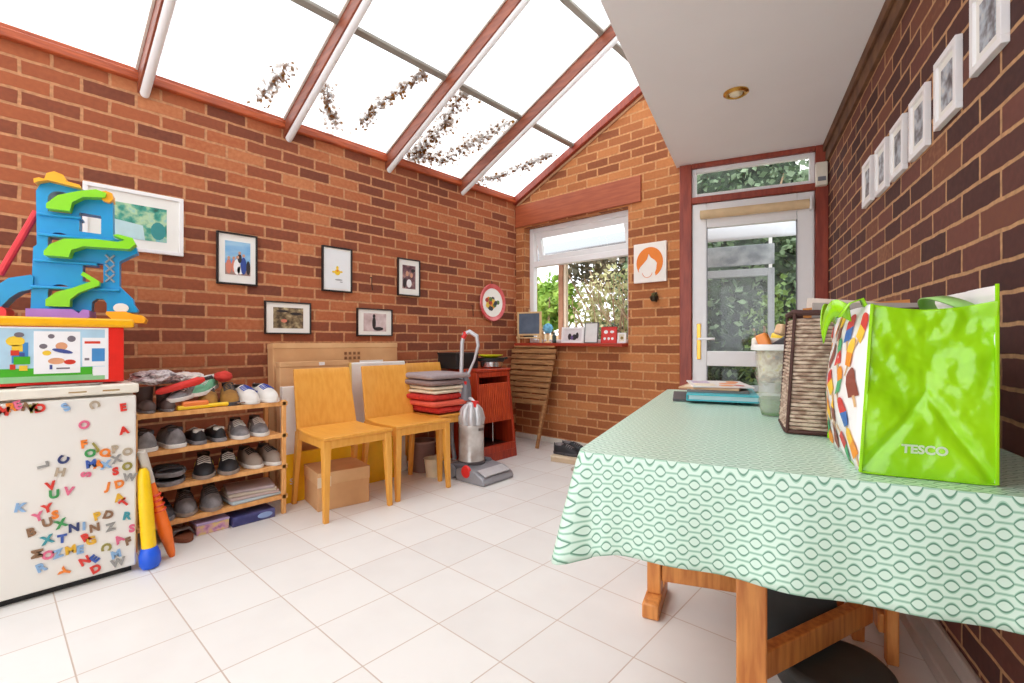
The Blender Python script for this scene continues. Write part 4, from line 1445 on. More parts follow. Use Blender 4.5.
L_(4, rc(0.235, 0.285, 0.165, 0.175), 0.0030)
lab.build('printed_label', PR, t, smooth=0)

# ------------------------------------------------------------------ toy garage
k = 0.00424
kx_ = 0.00322
TB = mat('toy_blue', (20, 150, 214), 0.35, var=0.05)
TG = mat('toy_lime', (134, 212, 24), 0.35, var=0.04)
TY = mat('toy_amber', (248, 172, 28), 0.35, var=0.05)
TP = mat('toy_lilac', (166, 120, 212), 0.4)
TR = mat('toy_red', (222, 52, 62), 0.4)


def q(pts):
    return [((x / 4.14 - 75) * kx_, (320 - (165 + y / 4.14)) * k) for x, y in pts]


t = thing('toy_garage', 'blue toy car garage tower with lime green ramps on the toy box', 'toy', (-2.85, 0.278, 1.0985), R(76))


def tp(name, splines, y0, y1, m, parent, bev=0.004):
    me = curve_mesh([q(s) for s in splines], (y1 - y0) / 2)
    me.transform(Matrix.Translation((0, (y0 + y1) / 2, 0)) @ UPRIGHT)
    return link_mesh(name, me, m, parent, bevel=bev)


def arch(x0, x1, y0, y1):
    out = [(x0, y1), (x1, y1)]
    for i in range(9):
        a = PI * i / 8
        out.append(((x0 + x1) / 2 + (x1 - x0) / 2 * math.cos(a), y0 + (x1 - x0) * 0.35 - (x1 - x0) * 0.35 * math.sin(a)))
    return out


body = [(120, 608), (122, 590), (132, 345), (146, 335), (143, 110), (160, 80), (205, 66), (330, 78), (420, 100), (466, 112), (468, 275), (575, 305), (582, 335), (515, 370),
        (497, 380), (497, 490), (560, 545), (565, 570), (585, 596), (580, 606), (440, 608), (440, 570), (425, 550), (395, 550), (375, 565), (372, 608)]
tw = tp('tower', [body, arch(190, 290, 100, 190), [(320, 180), (415, 185), (415, 265), (320, 262)], arch(190, 285, 275, 380), [(335, 392), (425, 395), (425, 480), (335, 478)], arch(190, 292, 495, 590)], -0.02, 0.05, TB, t)
fl = MB()
for (a, b, z) in ((150, 330, 200), (150, 470, 285), (135, 400, 395), (125, 500, 505)):
    p = q([(a, z), (b, z)])
    fl.box(p[0][0], p[1][0], -0.035, 0.06, p[0][1] - 0.012, p[0][1])
fl.build('floors', TB, t, bevel=0.004)
tp('ramp', [[(195, 188), (290, 188), (300, 150), (345, 122), (440, 112), (445, 92), (400, 82), (330, 98), (240, 128), (195, 168)]], -0.07, -0.015, TG, t)
tp('ramp', [[(190, 385), (290, 385), (300, 355), (350, 335), (470, 332), (550, 330), (580, 305), (565, 280), (500, 270), (475, 275), (530, 292), (500, 303), (400, 300), (270, 310), (215, 338), (190, 368)]], -0.09, -0.015, TG, t)
tp('ramp', [[(192, 592), (290, 592), (292, 560), (330, 530), (415, 495), (415, 478), (345, 440), (335, 455), (380, 480), (300, 512), (235, 532), (192, 565)]], -0.07, -0.015, TG, t)
tp('roof_deck', [[(145, 88), (143, 70), (165, 62), (185, 66), (195, 40), (225, 28), (262, 38), (275, 62), (330, 70), (335, 84), (200, 68), (165, 78)]], -0.06, 0.06, TY, t)
tp('roof_cap', [[(415, 84), (440, 78), (470, 86), (472, 112), (455, 128), (425, 122)]], -0.05, 0.04, TY, t)
tp('base', [[(118, 638), (118, 604), (300, 602), (330, 618), (345, 602), (372, 604), (375, 636), (300, 642)]], -0.08, 0.10, TP, t)
tp('landing', [[(445, 618), (448, 608), (530, 606), (575, 618), (610, 622), (626, 638), (618, 655), (540, 655), (470, 640)]], -0.09, 0.06, TY, t)
sl = tp('side_ramp', [[(0, 600), (0, 510), (40, 480), (125, 462), (135, 470), (132, 520), (80, 535), (45, 560), (10, 600)]], -0.03, 0.06, TB, t)
tp('ramp_foot', [[(-12, 637), (-8, 600), (20, 598), (34, 612), (34, 636)]], -0.04, 0.07, TR, t)
a, b = q([(136, 190), (-8, 465)])
MB().tube([(a[0], 0.02, a[1]), (b[0], 0.02, b[1])], 0.014, 10).build('slide', TR, t)
lt = MB()
for i in range(3):
    for s_ in (0, 1):
        p = q([(435, 355 + i * 42), (475, 390 + i * 42)]) if s_ == 0 else q([(475, 355 + i * 42), (435, 390 + i * 42)])
        lt.tube([(p[0][0], -0.024, p[0][1]), (p[1][0], -0.024, p[1][1])], 0.004, 6)
lt.build('lattice', mat('toy_pale_grey', (150, 160, 170), 0.4), t)
p = q([(505, 588)])[0]
MB().prism(ell(p[0], p[1], 0.028, 0.022), -0.026, -0.0205, 'y').build('badge', mat('toy_white', (236, 236, 236), 0.4), t, smooth=0)
# ------------------------------------------------------------------ bats and stick by the freezer
t = thing('toy_cricket_bat', 'yellow plastic toy bat with a blue tip standing against the freezer', 'toy bat', (-2.595, 0.492, 0.0))
t.rotation_euler = (R(3), R(-3), 0)
MB().tube([(0, 0, 0.06), (0, 0, 0.3), (0, 0, 0.42), (0, 0, 0.44)], [0.028, 0.027, 0.022, 0.012], 16).build('shaft', mat('bat_yellow', (250, 206, 14), 0.35), t)
MB().lathe([(0.001, 0.0), (0.03, 0.002), (0.040, 0.02), (0.040, 0.06), (0.030, 0.09), (0.018, 0.10)], n=20).build('tip', mat('bat_blue', (28, 92, 222), 0.35), t)
t = thing('toy_bat', 'orange plastic toy bat with a pale grey handle leaning on the freezer side', 'toy bat', (-2.655, 0.585, 0.002), 0)
t.rotation_euler = (R(13), R(2), 0)
MB().tube([(0, 0, 0.0), (0, 0, 0.02), (0, 0, 0.13), (0, 0, 0.22), (0, 0, 0.32), (0, 0, 0.37)], [0.014, 0.020, 0.034, 0.031, 0.022, 0.019], 14, flat=0.8).build('blade', mat('bat_orange', (248, 118, 28), 0.35), t)
g = MB()
for i in range(4):
    g.lathe([(0.026 - 0.001 * i, 0.23 + i * 0.025), (0.031 - 0.001 * i, 0.236 + i * 0.025), (0.026 - 0.001 * i, 0.242 + i * 0.025)], n=14, cap=False)
g.build('grip_rings', mat('bat_dark_orange', (220, 60, 20), 0.4), t)
MB().tube([(0, 0, 0.371), (0, 0, 0.52), (0, 0, 0.525)], [0.017, 0.018, 0.014], 14).build('handle', mat('tube_grey', (206, 200, 190), 0.6), t)

# ------------------------------------------------------------------ vacuum cleaner (front faces +x local)
t = thing('vacuum_cleaner', 'silver grey upright vacuum cleaner with red details before the red cabinet', 'vacuum cleaner', (-2.60, 2.435, 0), R(2))
h = MB()
pr = [(0.27, 0.0), (0.28, 0.02), (0.265, 0.05), (0.19, 0.085), (0.06, 0.10), (0.0, 0.08), (0.0, 0.0)]
h.prism(pr, -0.16, 0.16, 'y')
hd = h.build('cleaner_head', mat('head_grey', (150, 150, 156), 0.35, 0.2), t, bevel=0.008)
MB().prism([(0.262, 0.057), (0.19, 0.088), (0.185, 0.094), (0.27, 0.068)], -0.13, 0.13, 'y').build('bumper_trim', SILVER, hd, bevel=0.003)
MB().lathe([(0.001, 0.0), (0.040, 0.0), (0.046, -0.010), (0.046, -0.02)], (0.10, -0.165, 0.075), 20, 'y').build('red_dial', REDPL, hd, bevel=0.002)
MB().box(-0.06, 0.08, -0.15, -0.10, 0.03, 0.12).box(-0.06, 0.08, 0.10, 0.15, 0.03, 0.12).box(-0.08, 0.02, -0.11, 0.11, 0.03, 0.10).build('motor_housing', mat('housing_grey', (96, 96, 104), 0.4), t, bevel=0.018, seg=3)
for sg in (-1, 1):
    MB().lathe([(0.001, -0.018), (0.05, -0.018), (0.055, 0.0), (0.05, 0.018), (0.001, 0.018)], (-0.06, sg * 0.145, 0.055), 20, 'y').build('wheel', GREYPL, t, bevel=0.002)
MB().lathe([(0.098, 0.10), (0.098, 0.13), (0.094, 0.14), (0.094, 0.36), (0.098, 0.37), (0.096, 0.385)], (0.0, 0, 0), 32).build('dust_bin', CLEARBIN, t)
MB().lathe([(0.100, 0.095), (0.103, 0.10), (0.103, 0.118), (0.100, 0.122)], (0, 0, 0), 32).build('bin_base_ring', mat('dark_ring', (92, 84, 84), 0.4), t)
MB().box(0.096, 0.101, -0.024, 0.024, 0.345, 0.365).build('nameplate', mat('dark_ring', (92, 84, 84)), t, bevel=0.001)
cy = MB()
for i in range(8):
    a = 2 * PI * i / 8
    cy.tube([(0.064 * math.cos(a), 0.064 * math.sin(a), 0.38), (0.072 * math.cos(a), 0.072 * math.sin(a), 0.43), (0.060 * math.cos(a), 0.060 * math.sin(a), 0.49), (0.036 * math.cos(a), 0.036 * math.sin(a), 0.53)], [0.028, 0.031, 0.026, 0.014], 10)
cy.lathe([(0.07, 0.38), (0.08, 0.40), (0.06, 0.49), (0.035, 0.55)], n=20)
cy.build('cyclones', SILVER, t, smooth=50)
ch = MB().tube([(0.075, 0, 0.40), (0.085, 0, 0.46), (0.055, 0, 0.53), (0.0, 0, 0.57), (-0.05, 0, 0.58)], 0.013, 10).build('carry_handle', SILVER, t)
MB().box(0.010, 0.062, -0.018, 0.018, 0.50, 0.56).build('release_button', REDPL, ch, bevel=0.006)
sp = MB()
sp.tube([(-0.085, 0, 0.10), (-0.095, 0, 0.5), (-0.085, 0, 0.72)], [0.036, 0.034, 0.026], 14)
sp.build('spine', GREYPL, t)
MB().tube([(-0.06, 0.0, 0.56), (-0.055, 0.0, 0.66), (-0.065, 0, 0.73)], [0.045, 0.036, 0.022], 14).build('switch_panel', mat('panel_grey', (112, 110, 116), 0.35), t)
MB().lathe([(0.001, 0.0), (0.014, 0.0), (0.014, -0.006)], (-0.04, -0.028, 0.69), 14, 'y').build('power_switch', REDPL, t)
wd = MB()
wd.tube([(-0.085, -0.028, 0.30), (-0.083, -0.026, 0.72), (-0.080, -0.02, 0.99), (-0.07, -0.01, 1.055), (-0.03, 0.01, 1.075), (0.02, 0.035, 1.04), (0.03, 0.04, 0.97), (0.0, 0.03, 0.86), (-0.055, 0.01, 0.74)],
        [0.015, 0.015, 0.015, 0.016, 0.017, 0.016, 0.013, 0.010, 0.010], 12)
wd.build('wand_handle', mat('wand_silver', (196, 196, 200), 0.3, 0.3), t)
MB().tube([(-0.075, -0.015, 1.025), (-0.055, -0.002, 1.07)], 0.0185, 12).build('red_collar', REDPL, t)
hs = MB()
pts = []
for i in range(40):
    u = i / 39
    pts.append((-0.10 - 0.03 * math.sin(PI * u), -0.075 - 0.01 * math.sin(2 * PI * u), 0.12 + 0.60 * u))
rr_ = [0.015 + (0.002 if i % 2 else 0) for i in range(40)]
hs.tube(pts, rr_, 10)
hs.build('hose', mat('hose_grey', (120, 118, 124), 0.45), t)
cd = MB()
for i in range(3):
    cd.tube([(-0.105 - 0.004 * i, 0.05 + 0.006 * i, 0.42), (-0.115, 0.068 + 0.005 * i, 0.6), (-0.105, 0.05, 0.78), (-0.10, 0.03 - 0.004 * i, 0.6), (-0.105 - 0.004 * i, 0.048 + 0.006 * i, 0.42)], 0.004, 6)
cd.build('cord', GREYPL, t)

# ------------------------------------------------------------------ red tambour cabinet
RD = mat('red_stained_pine', (190, 66, 34), 0.35, rgb2=(160, 46, 26), stretch=(10, 10, 1), scale=6)
RD2 = mat('red_slat', (214, 88, 44), 0.35, rgb2=(178, 58, 30), stretch=(10, 10, 1), scale=8)
RDK = mat('cabinet_inside', (66, 28, 22), 0.7)
t = thing('folded_trolley', 'red stained slatted wooden trolley cabinet against the left brick wall', 'trolley', (-2.97, 2.90, 0))
# tapered side frames: local x 0.21 front bottom, 0.15 front top
for sg in (-1, 1):
    s = MB()
    y = 0.215 * sg
    s.hexa([(-0.22, y - 0.014, 0.0), (0.215, y - 0.014, 0.0), (0.215, y + 0.014, 0.0), (-0.22, y + 0.014, 0.0),
            (-0.20, y * 0.86 - 0.014, 0.745), (0.145, y * 0.86 - 0.014, 0.745), (0.145, y * 0.86 + 0.014, 0.745), (-0.20, y * 0.86 + 0.014, 0.745)])
    s.build('side_frame', RD, t, bevel=0.004)
MB().box(-0.21, 0.16, -0.205, 0.205, 0.745, 0.768).build('top', RD, t, bevel=0.006)


def fx(z):
    return 0.215 - 0.07 * z / 0.745


def yw(z):
    return 0.201 - 0.03 * z / 0.745


s = MB()
for i in range(16):
    u0, u1 = -1 + 2 * i / 16 + 0.012, -1 + 2 * (i + 1) / 16 - 0.012
    z0, z1 = 0.32, 0.645
    s.hexa([(fx(z0) - 0.022, u0 * yw(z0), z0), (fx(z0) - 0.006, u0 * yw(z0), z0), (fx(z0) - 0.006, u1 * yw(z0), z0), (fx(z0) - 0.022, u1 * yw(z0), z0),
            (fx(z1) - 0.022, u0 * yw(z1), z1), (fx(z1) - 0.006, u0 * yw(z1), z1), (fx(z1) - 0.006, u1 * yw(z1), z1), (fx(z1) - 0.022, u1 * yw(z1), z1)])
s.build('slatted_front', RD2, t, bevel=0.002)
MB().box(fx(0.7) - 0.02, fx(0.7) + 0.003, -yw(0.7), yw(0.7), 0.70, 0.744).build('top_rail', RD, t, bevel=0.003)
MB().box(fx(0.05) - 0.03, fx(0.05) + 0.012, -yw(0), yw(0), 0.075, 0.13).box(fx(0.05) - 0.05, fx(0.05) + 0.002, -yw(0), yw(0), 0.0, 0.074).build('bottom_rail', RD, t, bevel=0.003)
MB().box(-0.2, 0.19, -yw(0.1), yw(0.1), 0.10, 0.115).build('inner_shelf', RDK, t, smooth=0)
MB().hexa([(-0.21, -0.2, 0.0), (-0.2, -0.2, 0.0), (-0.2, 0.2, 0), (-0.21, 0.2, 0), (-0.2, -0.17, 0.74), (-0.19, -0.17, 0.74), (-0.19, 0.17, 0.74), (-0.2, 0.17, 0.74)]).build('back_panel', RDK, t, smooth=0)
MB().tube([(0.12, 0.02, 0.115), (0.115, 0.02, 0.32)], 0.006, 8).build('metal_strut', CHROME, t)
MB().tube([(0.12, -0.10, 0.115), (0.115, -0.10, 0.32)], 0.006, 8).build('metal_strut', CHROME, t)

# things on the trolley
t = thing('black_crate', 'black slatted plastic crate behind the blankets, left of the pan', 'crate', (-3.10, 2.77, 0.7695), 0)
b = MB()
b.box(-0.12, 0.12, -0.15, 0.10, 0, 0.012).box(-0.12, -0.11, -0.15, 0.10, 0.012, 0.135).box(0.11, 0.12, -0.15, 0.10, 0.012, 0.135)
b.box(-0.11, 0.11, -0.15, -0.14, 0.012, 0.135).box(-0.11, 0.11, 0.09, 0.10, 0.012, 0.135)
b.box(-0.125, 0.125, -0.155, 0.105, 0.120, 0.135)
b.build('crate_body', DARK, t, bevel=0.003)
t = thing('cooking_pan', 'black handled silver pan under a yellow green plate on the red trolley', 'pan', (-2.93, 2.98, 0.7695), 0)
MB().lathe([(0.001, 0.0), (0.085, 0.0), (0.10, 0.012), (0.108, 0.075), (0.114, 0.080), (0.104, 0.079), (0.095, 0.015), (0.001, 0.010)], n=32, cap=False).build('pan_body', CHROME, t)
MB().lathe([(0.110, 0.055), (0.117, 0.060), (0.119, 0.088), (0.110, 0.090)], n=32).build('black_rim', DARK, t)
MB().tube([(0.02, 0.11, 0.072), (0.03, 0.17, 0.082)], 0.011, 8, flat=1.6).build('handle', DARK, t)
t = thing('plate', 'yellow green plate lying on top of the silver pan', 'plate', (-2.93, 2.97, 0.8605), 0)
MB().lathe([(0.001, 0.0), (0.06, 0.0), (0.108, 0.018), (0.112, 0.022), (0.06, 0.008), (0.001, 0.008)], n=32).build('plate_body', mat('lime_yellow', (220, 224, 30), 0.35), t)

# ------------------------------------------------------------------ folded slatted garden chair leaning below the sill
OLD = mat('weathered_wood', (176, 128, 80), 0.7, rgb2=(138, 94, 56), stretch=(1, 6, 6), scale=8, bump=0.3)
t = thing('folding_garden_table', 'weathered slatted wooden folding table leaning on the wall below the window sill', 'folding table', (-2.99, 3.46, 0))
ln = math.atan2(0.19, 0.945)
t.rotation_euler = (-ln, 0, 0)
s = MB()
for i in range(10):
    z = 0.40 + i * 0.0555
    hw0 = 0.235 + 0.0055 * i
    s.box(-hw0, hw0, -0.012, 0.004, z, z + 0.044)
s.build('slats', OLD, t, bevel=0.003)
for sg in (-1, 1):
    f = MB()
    f.hexa([(sg * 0.205 - 0.016, 0.006, 0.30), (sg * 0.205 + 0.016, 0.006, 0.30), (sg * 0.205 + 0.016, 0.03, 0.30), (sg * 0.205 - 0.016, 0.03, 0.30),
            (sg * 0.235 - 0.016, 0.006, 0.95), (sg * 0.235 + 0.016, 0.006, 0.95), (sg * 0.235 + 0.016, 0.03, 0.95), (sg * 0.235 - 0.016, 0.03, 0.95)])
    f.build('side_rail', OLD, t, bevel=0.003)
    f = MB()
    f.hexa([(sg * 0.20 - 0.013, -0.03, 0.0), (sg * 0.20 + 0.013, -0.03, 0.0), (sg * 0.20 + 0.013, 0.0, 0.0), (sg * 0.20 - 0.013, 0.0, 0.0),
            (sg * 0.225 - 0.016, -0.022, 0.40), (sg * 0.225 + 0.016, -0.022, 0.40), (sg * 0.225 + 0.016, 0.006, 0.44), (sg * 0.225 - 0.016, 0.006, 0.44)])
    f.build('leg', OLD, t, bevel=0.003)
MB().box(-0.26, 0.26, -0.016, 0.012, 0.955, 0.975).build('top_rail', OLD, t, bevel=0.003)

# ------------------------------------------------------------------ shoes by the pier
t = thing('shallow_box', 'low beige box on the floor beneath the black shoes by the table', 'box', (-2.32, 3.33, 0), R(10))
MB().box(-0.12, 0.12, -0.15, 0.15, 0, 0.035).build('box_body', mat('beige_card', (206, 180, 150), 0.8), t, bevel=0.004)
MB().box(-0.123, 0.123, -0.153, 0.153, 0.035, 0.05).build('lid', mat('beige_card_light', (220, 198, 170), 0.8), t, bevel=0.003)
for kk, dy in enumerate((-0.06, 0.06)):
    shoe(['nearer', 'farther'][kk] + ' black shoe on the beige box below the brick pier', -2.32, 3.33 + dy, 0.0515, R(-100 + 12 * kk) if False else R(8), sK, sDG, sG, L=0.25, W=0.09, H=0.09)
t = thing('pebble', 'tiny pale stone on the tiles beside the black shoes', 'stone', (-2.10, 3.05, 0))
MB().lathe([(0.001, 0), (0.02, 0.003), (0.026, 0.016), (0.015, 0.028), (0.001, 0.03)], n=12).build('pebble', mat('pebble', (190, 176, 160), 0.8), t)

# ------------------------------------------------------------------ window sill things
SZ = WZ0 + 0.0005
t = thing('tabletop_easel', 'small pine easel with a slate blackboard at the left of the window sill', 'easel', (-3.09, 3.69, SZ), R(8))
BD = MB().box(-0.125, 0.125, 0.0, 0.012, 0.09, 0.30).build('slate_board', mat('slate_blue_grey', (84, 98, 118), 0.7, rgb2=(100, 114, 132), scale=9), t, smooth=0)
f = MB()
f.box(-0.14, -0.122, -0.006, 0.018, 0.0, 0.315).box(0.122, 0.14, -0.006, 0.018, 0.0, 0.315).box(-0.122, 0.122, -0.006, 0.018, 0.298, 0.315).box(-0.122, 0.122, -0.006, 0.018, 0.075, 0.092)
f.box(-0.135, 0.135, -0.035, 0.018, 0.045, 0.06).box(-0.005, 0.005, -0.006, 0.018, 0.315, 0.34)
f.build('wooden_frame', mat('pale_pine', (226, 190, 140), 0.6), t, bevel=0.002)
MB().box(-0.05, 0.05, -0.03, 0.012, 0.0605, 0.074).build('chalk_box', DARK, t, bevel=0.002)
MB().tube([(-0.12, 0.02, 0.29), (-0.12, 0.09, 0.004)], 0.006, 6).tube([(0.12, 0.02, 0.29), (0.12, 0.09, 0.004)], 0.006, 6).build('rear_legs', mat('pale_pine', (226, 190, 140)), t)
crumple('soft_toy', 'small light blue soft toy beside the easel on the sill', 'soft toy', (-2.86, 3.70, SZ + 0.14), (0.055, 0.035, 0.05), mat('sky_plush', (120, 190, 226), 0.9), 3.0, 0.2)
t = thing('toy_stand', 'small wooden stand holding up the light blue soft toy', 'stand', (-2.86, 3.70, SZ))
MB().lathe([(0.035, 0), (0.035, 0.01), (0.012, 0.02), (0.010, 0.08), (0.022, 0.095)], n=16).build('stem', mat('pale_pine', (226, 190, 140)), t)
t = thing('small_bottle', 'small dark glass bottle between the easel and the photos on the sill', 'bottle', (-2.78, 3.70, SZ))
MB().lathe([(0.018, 0), (0.02, 0.01), (0.02, 0.07), (0.008, 0.085), (0.008, 0.10)], n=16).build('glass_body', mat('dark_green_glass', (54, 70, 66), 0.15), t)
MB().lathe([(0.010, 0.10), (0.010, 0.115)], n=12).build('cap', mat('cap_cream', (220, 200, 170)), t)


def standing(name, label, cat, x, w, h, fm, pic, fw=0.008, shapes=None):
    t = thing(name, label, cat, (x, 3.71, SZ), R(4))
    t.rotation_euler = (R(-6), 0, R(4))
    f = MB()
    f.box(-w / 2, w / 2, -0.008, 0.008, 0, fw).box(-w / 2, w / 2, -0.008, 0.008, h - fw, h).box(-w / 2, -w / 2 + fw, -0.008, 0.008, fw, h - fw).box(w / 2 - fw, w / 2, -0.008, 0.008, fw, h - fw)
    f.build('frame', fm, t, bevel=0.001)
    p = MB().box(-w / 2 + fw, w / 2 - fw, -0.003, 0.006, fw, h - fw).build('print', pic, t, smooth=0)
    MB().box(-0.02, 0.02, 0.008, 0.012, 0.0, h * 0.7).build('strut', GREYPL, t, smooth=0)
    if shapes:
        m = MB()
        for kk, (_, ps) in enumerate(shapes):
            m.mi = kk
            for pl_ in ps:
                m.prism(pl_, -0.0045 - 0.0003 * kk, -0.003, 'y')
        m.build('pictured_shapes', [s_[0] for s_ in shapes], p, smooth=0)
    return t


standing('standing_photo', 'white framed photo of dark figures standing on the sill left of the grey frame', 'photo', -2.575, 0.24, 0.15, WHITEFR, mat('photo_white', (226, 220, 222)), 0.02,
         [(pdark, [ell(-0.03, 0.06, 0.02, 0.03), ell(0.02, 0.055, 0.025, 0.028), ell(0.05, 0.07, 0.016, 0.03)]), (ppurple, [ell(-0.005, 0.05, 0.015, 0.02)])])
standing('standing_photo', 'thin grey framed blank portrait card in the middle of the sill', 'photo', -2.37, 0.14, 0.19, mat('pewter', (110, 110, 112), 0.4, 0.4), mat('blank_card', (226, 226, 224), 0.6), 0.008)
standing('greeting_card', 'red patterned card with white spots standing on the sill', 'card', -2.185, 0.15, 0.145, mat('card_red', (212, 50, 46), 0.5), mat('card_red_inner', (214, 60, 54), 0.5), 0.006,
         [(pwhite, [ell(-0.04, 0.04, 0.012, 0.012), ell(0.0, 0.04, 0.012, 0.012), ell(0.035, 0.04, 0.012, 0.012), ell(-0.03, 0.10, 0.02, 0.016), ell(0.03, 0.10, 0.02, 0.012)])])
standing('standing_photo', 'tiny white framed snapshot at the right end of the sill', 'photo', -2.055, 0.08, 0.09, WHITEFR, mat('tiny_snap', (230, 220, 200)), 0.014,
         [(mat('print_olive', (140, 120, 60)), [ell(0.0, 0.045, 0.014, 0.014)])])

# ------------------------------------------------------------------ table (frame B local: x = -q, y = -s)
TS0, TS1, TQ0, TQ1 = 1.47, 2.985, 0.05, 0.895
t = thing('gateleg_table', 'orange pine gateleg table under the green patterned cloth', 'table', tuple(RB), AB)
MB().box(-TQ1, -TQ0, -TS1, -TS0, 0.722, 0.748).build('tabletop', ORANGEPINE, t, bevel=0.006)
fr = MB()
fr.box(-0.24, -0.12, -2.75, -1.70, 0.64, 0.72)
fr.box(-0.60, -0.12, -2.66, -2.63, 0.66, 0.72)
fr.build('top_frame', ORANGEPINE, t, bevel=0.004)


def bar(name, a, b, w, hh, m=ORANGEPINE):
    a, b = Vector(a), Vector(b)
    d = (b - a).normalized()
    s_ = d.cross(Vector((0, 0, 1))).normalized() * w / 2
    u_ = s_.cross(d).normalized() * hh / 2
    mm = MB()
    mm.hexa([a - s_ - u_, a + s_ - u_, b + s_ - u_, b - s_ - u_, a - s_ + u_, a + s_ + u_, b + s_ + u_, b - s_ + u_])
    return mm.build(name, m, t, bevel=0.004)


# near gate leg
MB().box(-0.585, -0.515, -2.69, -2.60, 0.0, 0.721).build('leg', ORANGEPINE, t, bevel=0.005)
bar('gate_rail', (-0.545, -2.60, 0.13), (-0.20, -2.13, 0.13), 0.035, 0.075)
# fixed posts near the wall
MB().box(-0.165, -0.133, -2.20, -2.165, 0.0, 0.64).build('leg', ORANGEPINE, t, bevel=0.004)
MB().box(-0.235, -0.20, -2.10, -2.065, 0.0, 0.64).build('leg', ORANGEPINE, t, bevel=0.004)
MB().box(-0.185, -0.13, -1.75, -1.70, 0.0, 0.64).build('leg', ORANGEPINE, t, bevel=0.004)
bar('stretcher', (-0.16, -2.15, 0.10), (-0.16, -1.75, 0.10), 0.03, 0.06)
# left trestle foot
MB().box(-0.895, -0.835, -2.27, -2.03, 0.0, 0.055).build('sled_foot', ORANGEPINE, t, bevel=0.006)
MB().box(-0.89, -0.84, -2.19, -2.13, 0.0555, 0.72).build('leg', ORANGEPINE, t, bevel=0.005)
bar('gate_rail', (-0.84, -2.165, 0.135), (-0.26, -2.10, 0.135), 0.03, 0.065)
MB().box(-0.585, -0.515, -1.80, -1.73, 0.0, 0.72).build('leg', ORANGEPINE, t, bevel=0.005)
bar('gate_rail', (-0.55, -1.80, 0.135), (-0.24, -2.05, 0.135), 0.03, 0.065)

# cloth
NX = MB()
prof = []
e = 0.012
x0, x1, y0, y1 = -TQ1 - e, -TQ0 + 0.016, -TS1 - e, -TS0 + e
rc_ = 0.03
corners = [((x0 + rc_, y0 + rc_), 180), ((x1 - rc_, y0 + rc_), 270), ((x1 - rc_, y1 - rc_), 0), ((x0 + rc_, y1 - rc_), 90)]
loop = []      # (x, y, nx, ny, cornerness)
NC = 14
for ci, ((cx, cy), a0) in enumerate(corners):
    for k2 in range(NC + 1):
        a = R(a0 + 90 * k2 / NC)
        cw = math.exp(-((k2 / NC - 0.5) / 0.22) ** 2)
        loop.append((cx + rc_ * math.cos(a), cy + rc_ * math.sin(a), math.cos(a), math.sin(a), cw, ci))
    nx_, ny_ = corners[(ci + 1) % 4][0]
    a = R(a0 + 90)
    sx_, sy_ = cx + rc_ * math.cos(a), cy + rc_ * math.sin(a)
    ex_, ey_ = nx_ + rc_ * math.cos(a), ny_ + rc_ * math.sin(a)
    for k2 in range(1, 60):
        f_ = k2 / 60
        loop.append((sx_ + (ex_ - sx_) * f_, sy_ + (ey_ - sy_) * f_, math.cos(a), math.sin(a), 0.0, -1 - ci))
bmv = bmesh.new()
uvl = bmv.loops.layers.uv.new('UVMap')
NR = 14
arc = 0.0
rows = []
lens = []
for i, p_ in enumerate(loop):
    if i:
        arc += math.hypot(p_[0] - loop[i - 1][0], p_[1] - loop[i - 1][1])
    lens.append(arc)
total = arc + math.hypot(loop[0][0] - loop[-1][0], loop[0][1] - loop[-1][1])
ztop = 0.7525
for i, (x, y, nx_, ny_, cw, ci) in enumerate(loop):
    col = []
    near_c = 0.0
    for (cx, cy) in [(x0, y0), (x1, y0), (x1, y1), (x0, y1)]:
        near_c = max(near_c, math.exp(-(math.hypot(x - cx, y - cy) / 0.055) ** 2))
    wall = 1.0 if x > x1 - 0.035 else 0.0
    drop = 0.197 + 0.016 * (x - x0) / (x1 - x0) + 0.005 * math.sin(lens[i] * 5.1) + (0.030 * near_c + 0.012 * cw if not wall else 0)
    flare = 0.012 + 0.006 * math.sin(lens[i] * 17) + 0.006 * math.sin(lens[i] * 31 + 1) + (0.030 * near_c * (0.3 + 0.9 * cw)) + 0.016 * near_c * math.sin(lens[i] * 80)
    if wall:
        flare = 0.004
    for j in range(NR + 1):
        f_ = j / NR
        if j == 0:
            col.append((x, y, ztop))
        else:
            g_ = max(0.0, f_)
            col.append((x + nx_ * (0.004 + flare * g_ ** 0.9), y + ny_ * (0.004 + flare * g_ ** 0.9), ztop - 0.004 - drop * g_))
    rows.append([bmv.verts.new(c_) for c_ in col])
n_ = len(loop)
for i in range(n_):
    j = (i + 1) % n_
    la = lens[i]
    lb_ = lens[j] if j else total
    for r_ in range(NR):
        f = bmv.faces.new([rows[i][r_], rows[j][r_], rows[j][r_ + 1], rows[i][r_ + 1]])
        for lp, (uu, vv) in zip(f.loops, ((la, r_), (lb_, r_), (lb_, r_ + 1), (la, r_ + 1))):
            lp[uvl].uv = (uu, -0.215 * vv / NR)
# top grid with slight bumps
f = bmv.faces.new([rows[i][0] for i in range(n_)])
for lp in f.loops:
    lp[uvl].uv = (lp.vert.co.x, lp.vert.co.y)
bmesh.ops.recalc_face_normals(bmv, faces=bmv.faces[:])
me = bpy.data.meshes.new('tablecloth')
bmv.to_mesh(me)
bmv.free()
o = link_mesh('tablecloth', me, CLOTH, loc=tuple(RB), rz=AB, smooth=50)
sm = o.modifiers.new('solid', 'SOLIDIFY')
sm.thickness = 0.0015
sm.offset = 1
tag(o, 'mint green oilcloth with a chain of ovals pattern draped over the table', 'tablecloth')
TZ = 0.7545

# ------------------------------------------------------------------ under the table
DG = mat('dark_green_grey_vinyl', (66, 72, 72), 0.5, rgb2=(52, 56, 56), scale=6)
t = thing('floor_seat', 'dark grey padded floor seat pushed under the table behind the near leg', 'seat', tuple(B(2.36, 0.36)), AB + R(20))
bk_ = MB()


